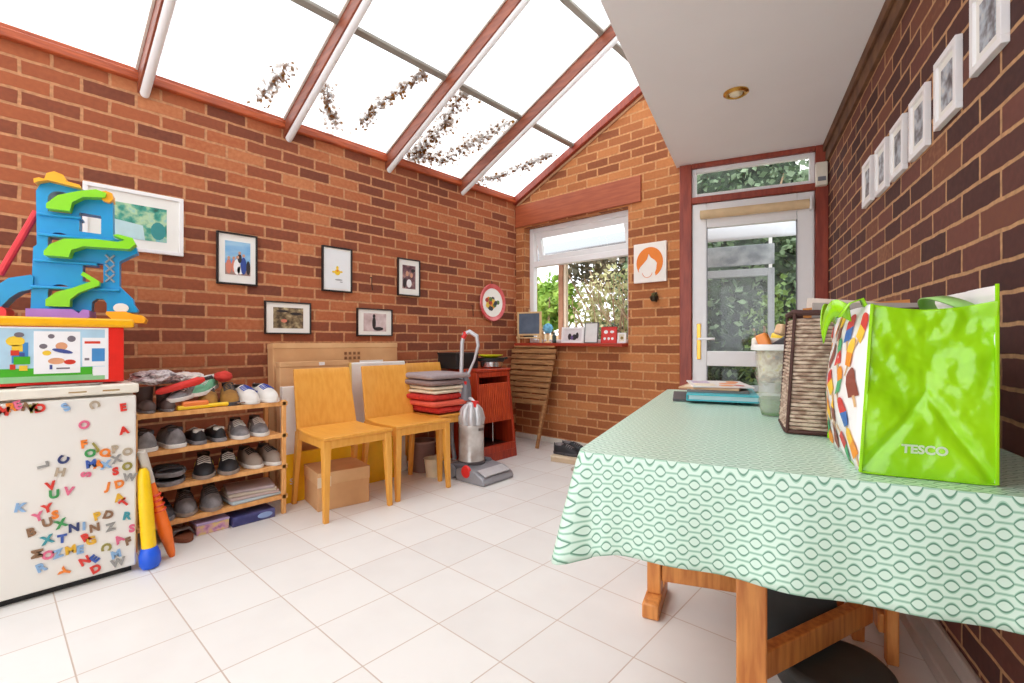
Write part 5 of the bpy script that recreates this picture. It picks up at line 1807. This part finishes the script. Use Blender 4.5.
def bk(u, v):
    return (-0.155 + 0.26 * u, 0.13 + 0.05 * v - 0.02 * math.sin(PI * u), 0.035 + 0.55 * v)


bk_.grid(bk, 10, 8)
bk_.build('backrest', DG, t, solid=0.035, bevel=0.014)
MB().prism([(x + 0.02, y - 0.03) for x, y in rounded(0.30, 0.26, 0.12, 8)], 0.0, 0.075, 'z').build('seat', DG, t, bevel=0.02, seg=3)

# ------------------------------------------------------------------ things on the table
def tabthing(name, label, cat, s, q_, z=TZ, rz=0.0, group=None):
    p = B(s, q_, z)
    return thing(name, label, cat, tuple(p), AB + rz, group)


z = TZ
t = tabthing('document_wallet', 'dark grey wallet poking out lowest under the papers on the table', 'wallet', 1.80, 0.72, z, R(6))
MB().box(-0.12, 0.12, -0.16, 0.16, 0, 0.010).build('cover', mat('charcoal_card', (80, 76, 78), 0.6), t, bevel=0.002)
t = tabthing('ring_folder', 'turquoise folder under the magazines at the far end of the table', 'folder', 1.84, 0.645, z + 0.0105, R(3))
MB().box(-0.13, 0.13, -0.17, 0.17, 0, 0.005).box(-0.13, 0.13, -0.17, 0.17, 0.022, 0.027).box(-0.13, -0.125, -0.17, 0.17, 0.005, 0.022).build('cover', mat('turquoise_plastic', (66, 182, 196), 0.35), t, bevel=0.001)
MB().box(-0.122, 0.126, -0.163, 0.163, 0.0055, 0.0215).build('pages', mat('paper_edges', (196, 222, 226), 0.7), t, smooth=0)
z2 = z + 0.0105 + 0.0275
mags = [('magazine', 'thick grey magazine lying directly on the turquoise folder', (120, 116, 112), 0.010, 0.0, 4), ('magazine', 'tan covered magazine in the middle of the pile on the table', (206, 164, 124), 0.007, 0.01, -6),
        ('brochure', 'topmost brochure with orange and white pictures on the magazine pile', (232, 226, 222), 0.006, -0.005, 10)]
for kk, (nm, lb, c_, th, dx, rot) in enumerate(mags):
    t = tabthing(nm, lb, 'magazine', 1.80 - 0.01 * kk, 0.665 + dx, z2, R(rot), 'magazines piled on the table')
    MB().box(-0.115, 0.115, -0.15, 0.15, 0.0, th).build('pages', mat('mag_%d' % kk, c_, 0.4), t, bevel=0.001)
    cm = [mat('cover_orange', (232, 140, 60), 0.4), mat('cover_red', (200, 80, 60), 0.4), mat('cover_cream', (240, 226, 200), 0.4), mat('cover_lilac', (200, 180, 206), 0.4)]
    c3 = MB()
    for jj, (k3, e_) in enumerate([(0, ell(0.02, -0.10, 0.03, 0.035)), (1, ell(0.07, -0.09, 0.02, 0.03)), (0, ell(0.04, 0.0, 0.035, 0.03)), (2, rc(-0.10, -0.02, -0.13, -0.02)), (3, rc(-0.10, -0.03, 0.0, 0.12)), (0, ell(0.07, 0.08, 0.025, 0.04))]):
        c3.mi = k3
        c3.prism(e_, th, th + 0.0006 + 0.0001 * jj, 'z')
    c3.build('cover_pictures', cm, t, smooth=0)
    z2 += th + 0.0014

# translucent tub with toys
TUB = mat('frosted_tub', (236, 236, 228), 0.25, alpha=0.24, var=0.03)
ts, tq = 2.20, 0.445
t = tabthing('storage_tub', 'tall translucent plastic tub of colourful bits beside the wicker basket', 'tub', ts, tq)
m = MB()


def tubring(sx_, z_):
    return [(a * sx_, b * sx_, z_) for a, b in rounded(0.15, 0.15, 0.04, 6)]


m.rings([tubring(0.85, 0.0), tubring(0.92, 0.03), tubring(1.0, 0.12), tubring(1.12, 0.228)], cap=False)
wl = m.build('tub_wall', TUB, t, smooth=60, solid=0.0015)
m = MB()
m.rings([tubring(1.12, 0.215), tubring(1.26, 0.217), tubring(1.27, 0.228), tubring(1.22, 0.236), tubring(1.11, 0.234), tubring(1.11, 0.216)], cap=False)
m.build('rim', mat('rim_white', (232, 230, 226), 0.35), t, smooth=40)
m = MB()
m.rings([tubring(0.83, 0.002), tubring(0.85, 0.004), tubring(0.91, 0.05), tubring(0.88, 0.055)])
m.build('green_base_sponge', mat('sponge_green', (78, 140, 40), 0.8, rgb2=(56, 110, 30), scale=40), t, smooth=50)
rr = random.Random(5)
bits = [('toy_brick', 'orange'), ('toy_brick', 'black'), ('toy_brick', 'pink'), ('toy_brick', 'yellow'), ('toy_brick', 'white'), ('toy_brick', 'red'), ('toy_brick', 'tan')]
BC = dict(orange=(232, 140, 60), black=(40, 40, 44), pink=(226, 110, 130), yellow=(240, 210, 70), white=(240, 236, 226), red=(200, 60, 50), tan=(216, 180, 140))
pos = [(-0.05, -0.05, 0.225), (-0.01, -0.055, 0.232), (0.035, -0.04, 0.228), (0.01, 0.0, 0.25), (-0.045, 0.0, 0.24), (0.05, 0.02, 0.27), (0.02, -0.025, 0.275)]
for kk, ((nm, cn), (px, py, pz)) in enumerate(zip(bits, pos)):
    t2 = tabthing('modelling_shape', '%s plastic piece heaped at the top of the translucent tub' % cn, 'toy piece', ts, tq, TZ, 0, 'plastic pieces in the tub')
    m = MB()
    M = Matrix.Translation((px, py, pz)) @ Matrix.Rotation(rr.uniform(0, 6), 4, Vector((rr.random(), rr.random(), rr.random())).normalized())
    m.box(-0.048, 0.048, -0.018, 0.018, -0.018, 0.018, M)
    m.build('block', mat('bit_' + cn, BC[cn], 0.4), t2, bevel=0.008, seg=3)
t2 = tabthing('patterned_bag', 'patterned bits pressed against the inside of the translucent tub', 'bag', ts, tq, TZ, 0)
m = MB()
m.rings([tubring(0.80, 0.11), tubring(0.93, 0.12), tubring(1.0, 0.18), tubring(1.02, 0.212), tubring(0.9, 0.222)])
m.build('patterned_bag', picture_mat('tub_filling', [(90, 70, 50), (160, 130, 90), (230, 220, 190), (200, 180, 60)], 45, 2, 3), t2, smooth=50)

# wicker basket
WK = mat('wicker', (206, 184, 164), 0.8, rgb2=(150, 122, 104), scale=38, stretch=(1, 1, 2.2), lo=0.4, hi=0.6)
WKD = mat('dark_binding_and_gap_shade', (74, 42, 36), 0.7)
bs, bq = 2.455, 0.287
BWX, BWY = 0.355, 0.22
t = tabthing('wicker_basket', 'tall brown woven basket standing between the tub and the green bag', 'basket', bs, bq)
m = MB()
NRW = 30
for i in range(NRW):
    z_ = 0.006 + i * 0.0102
    sc = 1.0 - 0.13 * i / NRW
    rt = rounded(BWX * sc, BWY * (1.0 - 0.06 * i / NRW), 0.02, 3)
    pts = []
    for jx, (a, b) in enumerate(rt + rt[:1]):
        pts.append((a, b, z_))
    # densify for the weave ripple
    den = []
    for aa, bb in zip(pts[:-1], pts[1:]):
        ll = math.hypot(bb[0] - aa[0], bb[1] - aa[1])
        ns = max(1, int(ll / 0.02))
        for kx in range(ns):
            f_ = kx / ns
            den.append((aa[0] + (bb[0] - aa[0]) * f_, aa[1] + (bb[1] - aa[1]) * f_, z_))
    rip = [(x_ * (1 + 0.007 * (1 if (kx + i) % 2 else -1)), y_ * (1 + 0.009 * (1 if (kx + i) % 2 else -1)), z__) for kx, (x_, y_, z__) in enumerate(den)]
    m.tube(rip + rip[:1], 0.0045, 6, cap=False)
m.build('woven_wall', WK, t, smooth=60)
m = MB()
m.rings([[(a * 0.975, b * 0.965, 0.004) for a, b in rounded(BWX, BWY, 0.02, 3)], [(a * 0.86, b * 0.91, 0.308) for a, b in rounded(BWX, BWY, 0.02, 3)]], cap=False)
m.build('gap_shade', WKD, t, solid=0.002)  # dark sheet set behind the weave, paints the shade in its gaps
MB().box(-BWX / 2 + 0.006, BWX / 2 - 0.006, -BWY / 2 + 0.006, BWY / 2 - 0.006, 0.002, 0.012).build('floor_panel', WKD, t, smooth=0)
for sx_ in (-1, 1):
    for sy_ in (-1, 1):
        m = MB()
        m.tube([(sx_ * (BWX / 2 - 0.002), sy_ * (BWY / 2 - 0.002), 0.002), (sx_ * (BWX / 2 * 0.885 - 0.0), sy_ * (BWY / 2 * 0.95), 0.318)], 0.0042, 6)
        m.build('corner_binding', WKD, t)
rt = rounded(BWX * 0.89, BWY * 0.95, 0.02, 3)
m = MB()
m.tube([(a, b, 0.312 + 0.012 * (a / (BWX * 0.45)) ** 2) for a, b in rt + rt[:1]], 0.0075, 8, cap=False)
m.build('rim', WKD, t)
rt = rounded(BWX * 1.0, BWY * 1.0, 0.02, 3)
m = MB()
m.tube([(a, b, 0.006) for a, b in rt + rt[:1]], 0.006, 8, cap=False)
m.build('base_binding', WKD, t)
for kk, (c_, lb, dx, dz, rot, ry) in enumerate([((236, 226, 214), 'white papers standing inside the wicker basket', -0.06, 0.10, 8, 6), ((226, 150, 80), 'orange envelope sticking up in the wicker basket', 0.03, 0.095, -6, -4),
                                                ((186, 176, 168), 'grey card leaning inside the wicker basket', 0.0, 0.085, 3, 2)]):
    p = B(bs, bq, TZ)
    t2 = thing('paper_sheaf', lb, 'paper', tuple(B(bs - 0.03 + 0.03 * kk, bq, TZ + 0.013)), AB, 'papers in the basket')
    M = Matrix.Translation((dx * 0.5, 0, 0.0)) @ Matrix.Rotation(R(ry), 4, 'Y')
    MB().box(-0.12, 0.12, -0.004, 0.004, 0.012, 0.335 + (0.012 if kk == 0 else 0.0), M).build('sheets', mat('sheaf_%d' % kk, c_, 0.7), t2, smooth=0)

# lime green shopping bag with lolly print
LIME = mat('lime_woven_plastic', (156, 220, 16), 0.25, rgb2=(140, 206, 8), scale=8, bump=0.15, coat=0.3)
LW = mat('bag_white_face', (242, 238, 236), 0.35, var=0.02)
t = tabthing('shopping_bag', 'lime green shopping bag with ice lolly print on its side, nearest on the table', 'bag', 2.775, 0.28)
GW, BD_, BH = 0.19, 0.34, 0.315
rb = random.Random(2)


def crinkle(x, z, a=0.006):
    return a * (noise.noise(Vector((x * 14, z * 14, 1.7))) + 0.55 * noise.noise(Vector((x * 40, z * 34, 4.2))) + 0.12 * noise.noise(Vector((x * 110, z * 90, 2.2))) + 0.9 * (abs(noise.noise(Vector((x * 7 + z * 9, z * 5 - x * 4, 9)))) - 0.2))


def gusset(yface, sg):
    def fn(u, v):
        x = -GW / 2 + 0.018 * v + (GW - 0.018 * v) * u
        top = BH - 0.012 * math.sin(PI * u)
        z_ = top * v
        fold = 0.030 * (v ** 0.8) * (1 - abs(u - 0.47) / 0.53) ** 1.0
        # diagonal folds running up from the bottom corners
        dgl = 0.010 * math.exp(-((v - 0.55 * (0.5 - abs(u - 0.5)) * 2 * 0.9) / 0.05) ** 2)
        belly = 0.006 * math.sin(PI * min(1, v * 2)) * math.sin(PI * u)
        return (x, yface + sg * (-fold * 0.55 + belly - dgl * 0.6 + 1.5 * crinkle(x, z_) * (0.3 + v)), z_)
    m_ = MB()
    m_.grid(fn, 70, 110)
    return m_


gusset(-BD_ / 2, -1).build('end_panel', LIME, t, solid=0.0012, smooth=180)
gusset(BD_ / 2, 1).build('end_panel', LIME, t, solid=0.0012, smooth=180)


def face(xf, sg, H_, bul):
    def fn(u, v):
        y = -BD_ / 2 + BD_ * u
        z_ = H_ * v
        b_ = bul * max(0.0, math.sin(PI * v)) ** 0.8 * max(0.0, math.sin(PI * u)) ** 0.6
        return (xf + (0.018 * v if sg < 0 else 0.0) + sg * (b_ + 0.8 * crinkle(y, z_)), y, z_)
    return fn


fl_ = face(-GW / 2, -1, BH, 0.030)
mb_ = MB()
mb_.grid(fl_, 20, 20)
pp = mb_.build('printed_panel', LW, t, solid=0.0012, smooth=180)
fr_ = face(GW / 2, 1, BH + 0.026, 0.004)
mb_ = MB()
mb_.grid(fr_, 20, 20)
mb_.build('back_panel', LW, t, solid=0.0012, smooth=180)
MB().box(-GW / 2, GW / 2, -BD_ / 2, BD_ / 2, 0.001, 0.004).build('base_panel', LIME, t, smooth=0)
# ice lollies following the panel
lo_cols = [mat('lolly_orange', (240, 150, 40), 0.5), mat('lolly_red', (214, 60, 56), 0.5), mat('lolly_green', (70, 170, 110), 0.5), mat('lolly_brown', (140, 74, 60), 0.5), mat('lolly_yellow', (248, 200, 60), 0.5),
           mat('lolly_blue', (60, 110, 180), 0.5), mat('lolly_stick', (222, 180, 130), 0.6)]
ll = MB()


def on_face(y, z_):
    u, v = (y + BD_ / 2) / BD_, z_ / BH
    p_ = Vector(fl_(min(1, max(0, u)), min(1, max(0, v))))
    p_.x -= 0.0016
    return p_


def lolly(y, z_, a, c1_, c2_, s=1.0):
    ca, sa = math.cos(a), math.sin(a)

    def place(pts, k_, dx):
        ll.mi = k_
        vs_ = []
        for (px, pz) in pts:
            w_ = on_face(y + (px * ca - pz * sa) * s, z_ + (px * sa + pz * ca) * s)
            vs_.append(ll.bm.verts.new((w_.x - dx, w_.y, w_.z)))
        ll._face(vs_)
    place([(-0.003, -0.034), (0.003, -0.034), (0.003, -0.016), (-0.003, -0.016)], 6, 0.0)
    place([(-0.012, -0.018), (0.012, -0.018), (0.012, 0.004), (-0.012, 0.004)], c1_, 0.0003)
    place([(0.012, 0.004)] + [(0.012 * math.cos(PI * i_ / 8), 0.016 + 0.012 * math.sin(PI * i_ / 8)) for i_ in range(9)] + [(-0.012, 0.004)], c2_, 0.0003)


kx = 0
for iz in range(5):
    for iy in range(5):
        y_ = -BD_ / 2 + 0.03 + iy * 0.068 + (0.034 if iz % 2 else 0)
        if y_ > BD_ / 2 - 0.025:
            continue
        z_ = 0.04 + iz * 0.058
        c1_, c2_ = [(0, 4), (1, 2), (3, 3), (2, 0), (4, 1), (5, 1), (3, 4)][kx % 7]
        lolly(y_, z_ + rb.uniform(-0.006, 0.006), rb.choice([-0.6, 0.5, 2.6, 0.1, -0.3, 3.6]), c1_, c2_, 1.25)
        kx += 1
ll.build('lolly_print', lo_cols, pp, smooth=0, recalc=False)
# logo and piping
me = text_mesh('TESCO', 0.021, 0.0003, 0.0009)
me.transform(Matrix.Translation((0.0, 0, 0)) @ UPRIGHT)
for v_ in me.vertices:
    x_, z_ = v_.co.x + 0.0, v_.co.z
    v_.co = Vector((x_ - 0.002, v_.co.y - BD_ / 2 - 0.006, z_ + 0.052))
# lay the letters on the crinkled gusset
import mathutils
gb = MB()


def gsurf(x, z_):
    u = (x + GW / 2 - 0.003) / (GW - 0.003)
    top = BH
    v = z_ / top
    fold = 0.030 * (v ** 0.8) * (1 - abs(u - 0.47) / 0.53)
    dgl = 0.010 * math.exp(-((v - 0.55 * (0.5 - abs(u - 0.5)) * 2 * 0.9) / 0.05) ** 2)
    belly = 0.006 * math.sin(PI * min(1, v * 2)) * math.sin(PI * u)
    return -BD_ / 2 - (-fold * 0.55 + belly - dgl * 0.6 + 1.5 * crinkle(x, z_) * (0.3 + v))


for v_ in me.vertices:
    v_.co.y = gsurf(v_.co.x, v_.co.z) - 0.0018
gb.bm.free()
link_mesh('printed_logo', me, mat('logo_white', (240, 244, 236), 0.5, var=0.02), t, smooth=0)
for sx_ in (-1, 1):
    for sy_ in (-1, 1):
        m = MB()
        m.tube([(sx_ * GW / 2, sy_ * (BD_ / 2 + 0.001), 0.003), (sx_ * GW / 2 + (0.009 if sx_ < 0 else 0), sy_ * (BD_ / 2 + 0.002), BH * 0.5), (sx_ * GW / 2 + (0.018 if sx_ < 0 else 0), sy_ * (BD_ / 2 + 0.001), BH + (0.028 if sx_ > 0 else 0.0))], 0.003, 6)
        m.build('edge_piping', LIME, t)


def strap(name, pts, w, m_):
    """flat ribbon, width along local y"""
    mm = MB()
    rings = []
    for p_ in pts:
        rings.append([(p_[0], p_[1] - w / 2, p_[2]), (p_[0], p_[1] + w / 2, p_[2])])
    vs_ = [[mm.bm.verts.new(c_) for c_ in r_] for r_ in rings]
    for a_, b_ in zip(vs_[:-1], vs_[1:]):
        mm._face([a_[0], a_[1], b_[1], b_[0]])
    return mm.build(name, m_, t, solid=0.003, smooth=60)


# left handle flopping outward over the printed face
XF = -GW / 2 + 0.016
hm = MB()
ptsL = []
for k2 in range(17):
    f_ = k2 / 16
    a = PI * f_
    yy_ = -0.085 + 0.17 * f_
    out = math.sin(a)
    ptsL.append((XF - 0.016 - 0.036 * max(0.0, out) ** 0.8, yy_, BH - 0.012 + 0.022 * math.sin(min(a, PI - a) * 2.0) - 0.045 * out ** 3))
vs_ = []
for i, p_ in enumerate(ptsL):
    vs_.append([hm.bm.verts.new((p_[0], p_[1], p_[2] - 0.017)), hm.bm.verts.new((p_[0] - 0.004, p_[1], p_[2] + 0.017))])
for a_, b_ in zip(vs_[:-1], vs_[1:]):
    hm._face([a_[0], a_[1], b_[1], b_[0]])
hm.build('handle', LIME, t, solid=0.003, smooth=80)
strap('handle_tab', [(XF + 0.006, -0.10, BH - 0.05), (XF + 0.007, -0.10, BH), (XF + 0.0, -0.10, BH + 0.016), (XF - 0.022, -0.10, BH + 0.008), (XF - 0.04, -0.10, BH - 0.02)], 0.032, LIME)
# right handle tucked inside
hm = MB()
ptsR = []
for k2 in range(17):
    f_ = k2 / 16
    a = PI * f_
    ptsR.append((GW / 2 - 0.008 - 0.040 * max(0.0, math.sin(a)) ** 0.5, -0.125 + 0.19 * f_, BH - 0.02 + 0.038 * max(0.0, math.sin(a)) ** 0.5))
vs_ = []
for p_ in ptsR:
    vs_.append([hm.bm.verts.new((p_[0] - 0.014, p_[1], p_[2])), hm.bm.verts.new((p_[0] + 0.014, p_[1], p_[2] + 0.003))])
for a_, b_ in zip(vs_[:-1], vs_[1:]):
    hm._face([a_[0], a_[1], b_[1], b_[0]])
hm.build('handle', mat('pale_lime_webbing', (150, 200, 110), 0.5), t, solid=0.003, smooth=80)

# ------------------------------------------------------------------ garden outside
def foliage(name, label, cat, c_, r_, n, m_, size, group=None, core=False, seed=1):
    rnd = random.Random(seed)
    t_ = thing(name, label, cat, (c_[0], c_[1], -0.12), 0, group)
    fm = MB()
    for _ in range(n):
        while True:
            d = Vector((rnd.uniform(-1, 1), rnd.uniform(-1, 1), rnd.uniform(-1, 1)))
            if 0.35 < d.length < 1:
                if core:
                    d = d.normalized() * rnd.uniform(0.80, 1.12)
                break
        f_ = 0.8 + 0.3 * noise.noise(d * 2.5 + Vector((seed, 0, 0)))
        fm.leaf((d.x * r_[0] * f_, d.y * r_[1] * f_, c_[2] + 0.12 + d.z * r_[2] * f_), size * rnd.uniform(0.6, 1.3), rnd)
    fm.build('leaves', m_, t_, smooth=0)
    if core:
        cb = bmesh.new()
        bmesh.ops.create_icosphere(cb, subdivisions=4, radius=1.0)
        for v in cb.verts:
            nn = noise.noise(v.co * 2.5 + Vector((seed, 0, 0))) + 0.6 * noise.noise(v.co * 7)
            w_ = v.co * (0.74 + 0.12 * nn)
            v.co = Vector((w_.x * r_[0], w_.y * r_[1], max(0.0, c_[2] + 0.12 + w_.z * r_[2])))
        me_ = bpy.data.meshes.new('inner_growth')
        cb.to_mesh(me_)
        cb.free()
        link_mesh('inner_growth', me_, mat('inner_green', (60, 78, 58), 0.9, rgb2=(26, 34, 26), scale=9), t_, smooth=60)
    br = MB()
    for kq in range(7):
        a = kq * 0.9
        br.tube([(0.05 * math.cos(a), 0.05 * math.sin(a), 0.0), (0.3 * r_[0] * math.cos(a), 0.3 * r_[1] * math.sin(a), c_[2] * 0.6), (0.8 * r_[0] * math.cos(a), 0.8 * r_[1] * math.sin(a), c_[2] + r_[2] * rnd.uniform(-0.2, 0.6))],
                [0.05, 0.035, 0.012], 6)
    br.build('branches', mat('pale_bark', (186, 158, 130), 0.8, rgb2=(140, 110, 86), scale=12), t_, smooth=60)
    return t_


LG = mat('bright_leaves', (176, 206, 96), 0.6, rgb2=(120, 166, 60), scale=3)
MG = mat('mid_leaves', (128, 156, 84), 0.6, rgb2=(78, 108, 52), scale=3)
DKG = mat('dark_leaves', (110, 134, 96), 0.6, rgb2=(52, 72, 50), scale=6)
BRN = mat('dry_stems', (190, 164, 130), 0.8, rgb2=(140, 108, 80), scale=5)
foliage('garden_tree', 'bright green tree beyond the fence at the left of the window', 'tree', (-5.9, 7.6, 1.75), (0.8, 0.7, 0.65), 1500, LG, 0.15, seed=2)
foliage('garden_bush', 'large tangled pale bush filling the right half of the window', 'bush', (-3.65, 6.3, 1.35), (0.75, 0.6, 0.95), 1500, mat('mixed_leaves', (214, 206, 158), 0.7, rgb2=(128, 142, 84), scale=2.5), 0.085, seed=3)
foliage('garden_bush', 'small dark evergreen low behind the sill photos', 'bush', (-3.15, 5.4, 0.95), (0.25, 0.25, 0.35), 700, DKG, 0.06, seed=4)
foliage('garden_tree', 'dark leafy canopy across the top of the window view', 'tree', (-4.4, 7.8, 2.4), (1.5, 0.7, 0.55), 1500, mat('bronze_leaves', (122, 110, 86), 0.7, rgb2=(60, 62, 44), scale=2), 0.12, seed=5)
# bare climbing stems
rnd = random.Random(9)
bt = thing('garden_climber', 'bare pale climbing stems in front of the bush outside the window', 'climber', (-3.2, 5.6, -0.12))
m = MB()
for kq in range(26):
    x_ = rnd.uniform(-0.5, 0.5)
    y_ = rnd.uniform(-0.2, 0.3)
    pts = [(x_ + 0.3, y_, 0.0)]
    for st in range(1, 7):
        pts.append((pts[-1][0] + rnd.uniform(-0.22, 0.14), pts[-1][1] + rnd.uniform(-0.08, 0.08), st * 0.33))
    m.tube(pts, [0.014, 0.013, 0.011, 0.010, 0.008, 0.006, 0.004], 5)
m.build('stems', BRN, bt, smooth=60)
# fence
t = thing('garden_fence', 'pale close boarded wooden fence across the garden seen through the window', 'fence', (-4.6, 6.9, -0.12))
m = MB()
for kq in range(46):
    m.box(-2.6 + kq * 0.12, -2.6 + kq * 0.12 + 0.105, 0, 0.02, 0.02, 1.25 + 0.02 * math.sin(kq))
m.build('boards', mat('pale_fence', (222, 200, 164), 0.8, rgb2=(190, 160, 124), stretch=(1, 1, 0.3), scale=8), t, bevel=0.002)
for kq in range(4):
    MB().box(-2.6 + kq * 1.7, -2.52 + kq * 1.7, -0.08, -0.002, 0, 1.35).build('post', mat('fence_post', (176, 136, 100), 0.8), t, bevel=0.003)
t = thing('garden_post', 'tall brown timber post standing outside the middle of the window', 'post', (-3.63, 5.0, -0.12))
MB().box(-0.035, 0.035, -0.035, 0.035, 0, 2.12).build('upright', mat('post_brown', (176, 126, 96), 0.8, rgb2=(146, 98, 74), scale=6), t, bevel=0.004)
MB().box(0.036, 0.075, -0.02, 0.03, 0, 2.12).build('batten', mat('post_pale', (226, 206, 180), 0.8), t, bevel=0.003)
# lean-to roof outside above the window
t = thing('lean_to_roof', 'white framed lean-to roof outside seen through the open top sash', 'roof', (-3.3, 4.6, 0))
for kq in range(5):
    MB().hexa([(-1.2 + kq * 0.5, 0.0, 2.02), (-1.16 + kq * 0.5, 0.0, 2.02), (-1.16 + kq * 0.5, 0.9, 2.36), (-1.2 + kq * 0.5, 0.9, 2.36),
               (-1.2 + kq * 0.5, 0.0, 2.07), (-1.16 + kq * 0.5, 0.0, 2.07), (-1.16 + kq * 0.5, 0.9, 2.41), (-1.2 + kq * 0.5, 0.9, 2.41)]).build('rafter', UPVC, t, bevel=0.003)
MB().box(-1.3, 1.0, -0.03, 0.0, 1.98, 2.07).build('gutter', mat('gutter_grey', (150, 154, 158), 0.4), t, bevel=0.006)
MB().hexa([(-1.25, 0, 2.072), (0.95, 0, 2.072), (0.95, 0.9, 2.412), (-1.25, 0.9, 2.412), (-1.25, 0, 2.078), (0.95, 0, 2.078), (0.95, 0.9, 2.418), (-1.25, 0.9, 2.418)]).build('sheet', mat('corrugated_sheet', (116, 126, 132), 0.4), t, smooth=0)
for sx_ in (-1.2, 0.92):
    MB().box(sx_ - 0.03, sx_ + 0.03, 0.01, 0.06, -0.12, 2.05).build('post', UPVC, t, bevel=0.003)

# beyond the door
def outb(x, y, z=0.0):
    """door wall frame: x along wall (negative left of corner), y outward"""
    return (RB.x + x * 0.9583 - y * 0.2857, RB.y + x * 0.2857 + y * 0.9583, z)


p = outb(-0.9, 3.5)
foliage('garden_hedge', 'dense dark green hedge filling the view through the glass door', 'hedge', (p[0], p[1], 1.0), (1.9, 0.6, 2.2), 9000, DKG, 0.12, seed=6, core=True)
p = outb(-0.8, 4.9)
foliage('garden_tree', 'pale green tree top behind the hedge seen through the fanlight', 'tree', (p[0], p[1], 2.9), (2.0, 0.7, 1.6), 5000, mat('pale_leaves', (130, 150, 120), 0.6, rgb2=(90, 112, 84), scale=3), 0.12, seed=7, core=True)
p = outb(-0.30, 1.9)
foliage('garden_bush', 'yellow green bush outside at the right of the glass door', 'bush', (p[0] + 0.1, p[1], 0.9), (0.35, 0.3, 0.9), 1100, MG, 0.07, seed=8)
p = outb(-1.30, 1.7)
foliage('garden_bush', 'brown stemmed shrub outside at the left of the glass door', 'bush', (p[0], p[1], 0.9), (0.28, 0.3, 0.9), 700, mat('russet_leaves', (132, 92, 68), 0.7, rgb2=(84, 60, 44), scale=3), 0.06, seed=9)
t = thing('garden_canopy', 'white door canopy and window unit standing outside beyond the glass door', 'canopy', outb(-0.60, 1.55, -0.12), AB)
f = MB()
f.box(-0.36, -0.30, -0.03, 0.03, 0, 1.88).box(0.30, 0.36, -0.03, 0.03, 0, 1.88).box(-0.30, 0.30, -0.03, 0.03, 1.80, 1.88).box(-0.30, 0.30, -0.03, 0.03, 0.60, 0.66)
f.build('frame', mat('grey_white_frame', (150, 156, 160), 0.4), t, bevel=0.005)
MB().box(-0.30, 0.30, -0.004, 0.004, 0.66, 1.80).build('pane', GLASS, t, smooth=0)
m = MB()
m.grid(lambda u, v: (-0.52 + 1.04 * u, -0.20 - 0.14 * math.sin(v * PI / 2), 2.13 + 0.24 * math.cos(v * PI / 2) * 1.0), 6, 10)
m.build('canopy_sheet', mat('canopy_white', (190, 196, 202), 0.3, var=0.02), t, solid=0.006)
MB().box(-0.36, 0.36, -0.02, 0.02, 1.92, 2.13).build('box_panel', mat('panel_cloudy', (120, 128, 134), 0.4, rgb2=(170, 176, 180), scale=8), t, bevel=0.004)
for sx_ in (-0.34, 0.31):
    MB().box(sx_, sx_ + 0.03, -0.01, 0.02, 1.881, 2.36).build('bracket', UPVC, t, bevel=0.002)
